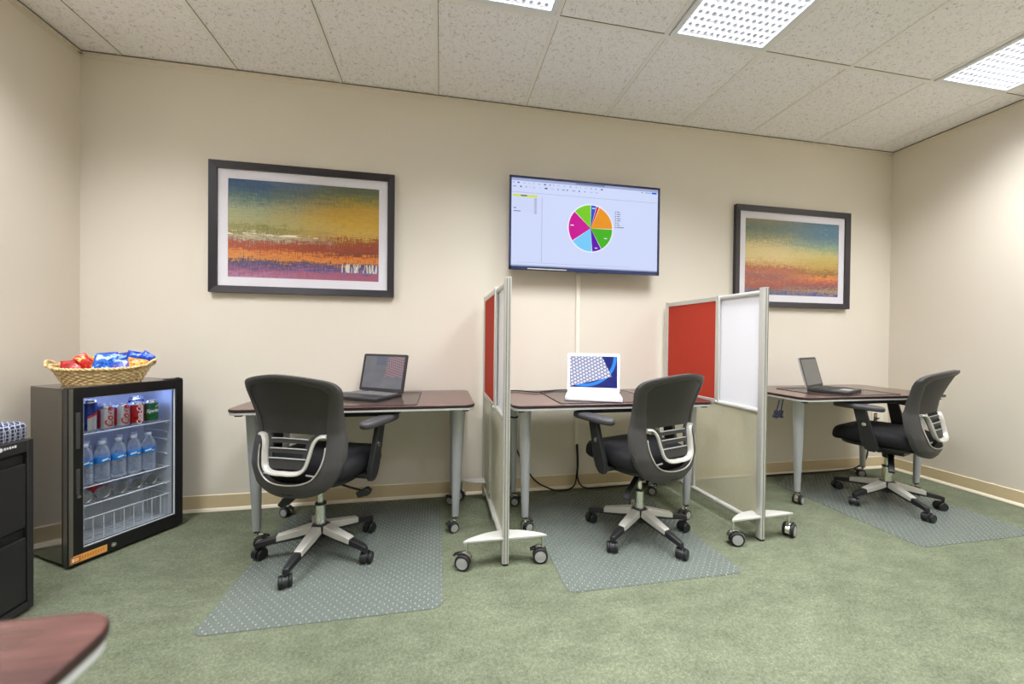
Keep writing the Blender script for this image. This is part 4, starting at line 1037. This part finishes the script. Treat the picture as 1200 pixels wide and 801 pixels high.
def bag(x, y, z, w, h, rx, ry, rz, mat, label):
    m = MB(); 
    nu, nv = 14, 18; th = .026
    def F2(side):
        vs = []
        for j in range(nv+1):
            for i in range(nu+1):
                u, v = i/nu*2-1, j/nv*2-1
                t = th*max(0, (1-abs(u)**3))**.6*max(0, 1-abs(v/.90)**4)**.6 if abs(v) < .90 else 0
                xx = u*w/2*(1-.06*(1-v*v)); zz = v*h/2*(1-.05*(1-u*u)*0)
                zig = .0012*sin(u*40) if abs(v) > .9 else 0
                vs.append((xx, side*(t/2+.0006)+zig, zz))
        return vs
    W = nu+1; K = W*(nv+1); A, B = F2(-1), F2(1)
    fs = []
    for j in range(nv):
        for i in range(nu): a = j*W+i; fs += [(a, a+1, a+W+1, a+W), (K+a, K+a+W, K+a+W+1, K+a+1)]
    for i in range(nu): fs += [(i, K+i, K+i+1, i+1), (nv*W+i, nv*W+i+1, K+nv*W+i+1, K+nv*W+i)]
    for j in range(nv): a = j*W; fs += [(a, a+W, K+a+W, K+a)]; a += nu; fs += [(a, K+a, K+a+W, a+W)]
    m.add(A+B, fs); o = m.build('snack_bag', mat, smooth=60)
    R = Matrix.Translation(BC) @ Matrix.Rotation(BA, 4, 'Z') @ Matrix.Translation((x, y, z+BS)) @ Matrix.Rotation(rz, 4, 'Z') @ Matrix.Rotation(rx, 4, 'X') @ Matrix.Rotation(ry, 4, 'Y')
    o.matrix_world = R; return tag(o, label, 'snack', 'snack bags in the wicker basket')
r_ = radians
bag(-.112, -.014, .074, .088, .070, r_(-36), r_(-6), r_(4), 'bag_red', 'dark red snack bag at the left end of the wicker basket')
bag(-.098, .035, .066, .080, .085, r_(-25), r_(10), r_(0), 'bag_redyellow', 'red and yellow snack bag lying behind the dark red one')
bag(-.062, -.008, .090, .056, .096, r_(-12), r_(-35), r_(28), 'bag_redyellow', 'pointed red and white snack bag standing left of the blue bags')
bag(-.036, .030, .076, .080, .080, r_(-10), r_(6), r_(0), 'bag_yellow', 'yellow snack bag between the red and blue bags')
bag(.014, -.022, .086, .095, .100, r_(-16), r_(5), r_(2), 'bag_blue', 'large blue and white snack bag standing in the basket middle')
bag(.000, .045, .090, .085, .100, r_(-6), r_(-5), r_(0), 'bag_royal', 'plain blue snack bag peeking out behind the large blue and white one')
bag(.078, -.024, .074, .090, .080, r_(-32), r_(8), r_(2), 'bag_purple', 'purple and light blue snack bag right of the basket middle')
bag(.080, .040, .092, .090, .100, r_(-8), r_(-12), r_(0), 'bag_purple', 'purple snack bag at the back, half hidden by the royal blue one')
bag(.134, -.016, .076, .085, .070, r_(-22), r_(14), r_(6), 'bag_orange', 'orange and yellow snack bag near the right end of the basket')
bag(.118, .022, .104, .085, .085, r_(-16), r_(12), r_(0), 'bag_royal', 'royal blue snack bag on top at the right of the basket')
bag(.158, .018, .100, .065, .085, r_(-10), r_(34), r_(-10), 'bag_royal', 'royal blue snack bag leaning over the right rim of the basket')

# ------------------------------------------------------------------ filing pedestal with cushion
def pedestal():
    x1 = -1.583; y1 = -.842; W = .40; D = .46; t = thing('file_pedestal', 'black two-drawer file pedestal at the left edge, padded patterned top', 'cabinet', (x1, y1, 0))
    m = MB(); Hh = .668
    m.box((-D/2-.006, -W/2, .012+Hh/2), (D-.012, W, Hh-.012)); body = m.build('body', 'cab', t, bevel=.004)
    # face frame
    m = MB(); m.box((-.004, -.012, .345), (.016, .024, .668)); m.box((-.004, -W+.012, .345), (.016, .024, .668)); m.box((-.004, -W/2, .656), (.016, W-.048, .046)); m.box((-.004, -W/2, .030), (.016, W-.048, .028))
    m.build('face_frame', 'cab', t, bevel=.002)
    for z0, z1 in ((.340, .588), (.052, .300)):
        m = MB(); m.box((-.004, -W/2, (z0+z1)/2), (.014, W-.056, z1-z0)); dr = m.build('drawer', 'cab', t, bevel=.003)
        m = MB(); m.box((-.009, -W/2, z1+.018), (.004, W-.056, .034)); m.build('pull_recess', 'cab_dark', dr, smooth=0)
    m = MB(); vs, fs = text_mesh('O ....', .022, 0, 0, .0004)
    m.cyl((.0045, -.118, .663), (.0052, -.118, .663), .0075, n=14)
    for i in range(5): m.box((.005, -.104+i*.009, .664), (.0012, .006, .007 if i % 2 else .009))
    m.build('maker_mark', 'white', t, smooth=0)
    CU = rrect(-.228, .228, -W/2+.003, W/2-.003, .022, 9); n = len(CU)
    m = MB(); vs = []; prof = [(.985, 0), (1.0, .010), (1.0, .044), (.985, .058), (.94, .068), (.5, .076), (.02, .077)]
    for sc, z in prof:
        for i in range(n):
            px_, py_ = CU[i]; vs.append((-.233+px_*sc, -W/2+py_*sc, .682+z))
    fs = [(j*n+k, j*n+(k+1) % n, (j+1)*n+(k+1) % n, (j+1)*n+k) for j in range(len(prof)-1) for k in range(n)]+[tuple(range(n))[::-1], tuple((len(prof)-1)*n+k for k in range(n))]
    m.add(vs, fs); m.build('cushion', 'cushion', t, smooth=60)
    m = MB(); m.box((-D/2, -W/2, .678), (D-.01, W-.006, .008)); m.build('cushion_base', 'steel_strip', t, smooth=0)
pedestal()

# ------------------------------------------------------------------ camera, world, view
f, yaw, pitch, roll, D_, hc = 448.07, .1859, -.0091, .0105, 2.6772, 1.0932
fw = Vector((sin(yaw)*cos(pitch), cos(yaw)*cos(pitch), sin(pitch))); r0 = Vector((cos(yaw), -sin(yaw), 0)); u0 = r0.cross(fw)
rt = r0*cos(roll)+u0*sin(roll); up = u0*cos(roll)-r0*sin(roll)
cam = bpy.data.cameras.new('camera'); co = bpy.data.objects.new('camera', cam); COL.objects.link(co)
co.matrix_world = Matrix(((rt.x, up.x, -fw.x, 0), (rt.y, up.y, -fw.y, -D_), (rt.z, up.z, -fw.z, hc), (0, 0, 0, 1)))
cam.sensor_width = 36; cam.sensor_fit = 'HORIZONTAL'; cam.lens = f*36/1200; cam.clip_start = .02
cam.dof.use_dof = True; cam.dof.focus_distance = 2.3; cam.dof.aperture_fstop = 1.8
SC.camera = co
w = bpy.data.worlds.new('world'); SC.world = w; w.use_nodes = True
w.node_tree.nodes['Background'].inputs[0].default_value = (.5, .5, .5, 1); w.node_tree.nodes['Background'].inputs[1].default_value = .2
SC.view_settings.view_transform = 'Standard'; SC.view_settings.look = 'None'; SC.view_settings.gamma = 1; SC.view_settings.use_curve_mapping = False
SC.view_settings.exposure = EXPO if 'EXPO' in globals() else 0.
SC.cycles.use_denoising = True
SC.cycles.max_bounces = 10; SC.cycles.diffuse_bounces = 6; SC.cycles.transparent_max_bounces = 24
SC.cycles.sample_clamp_indirect = 6
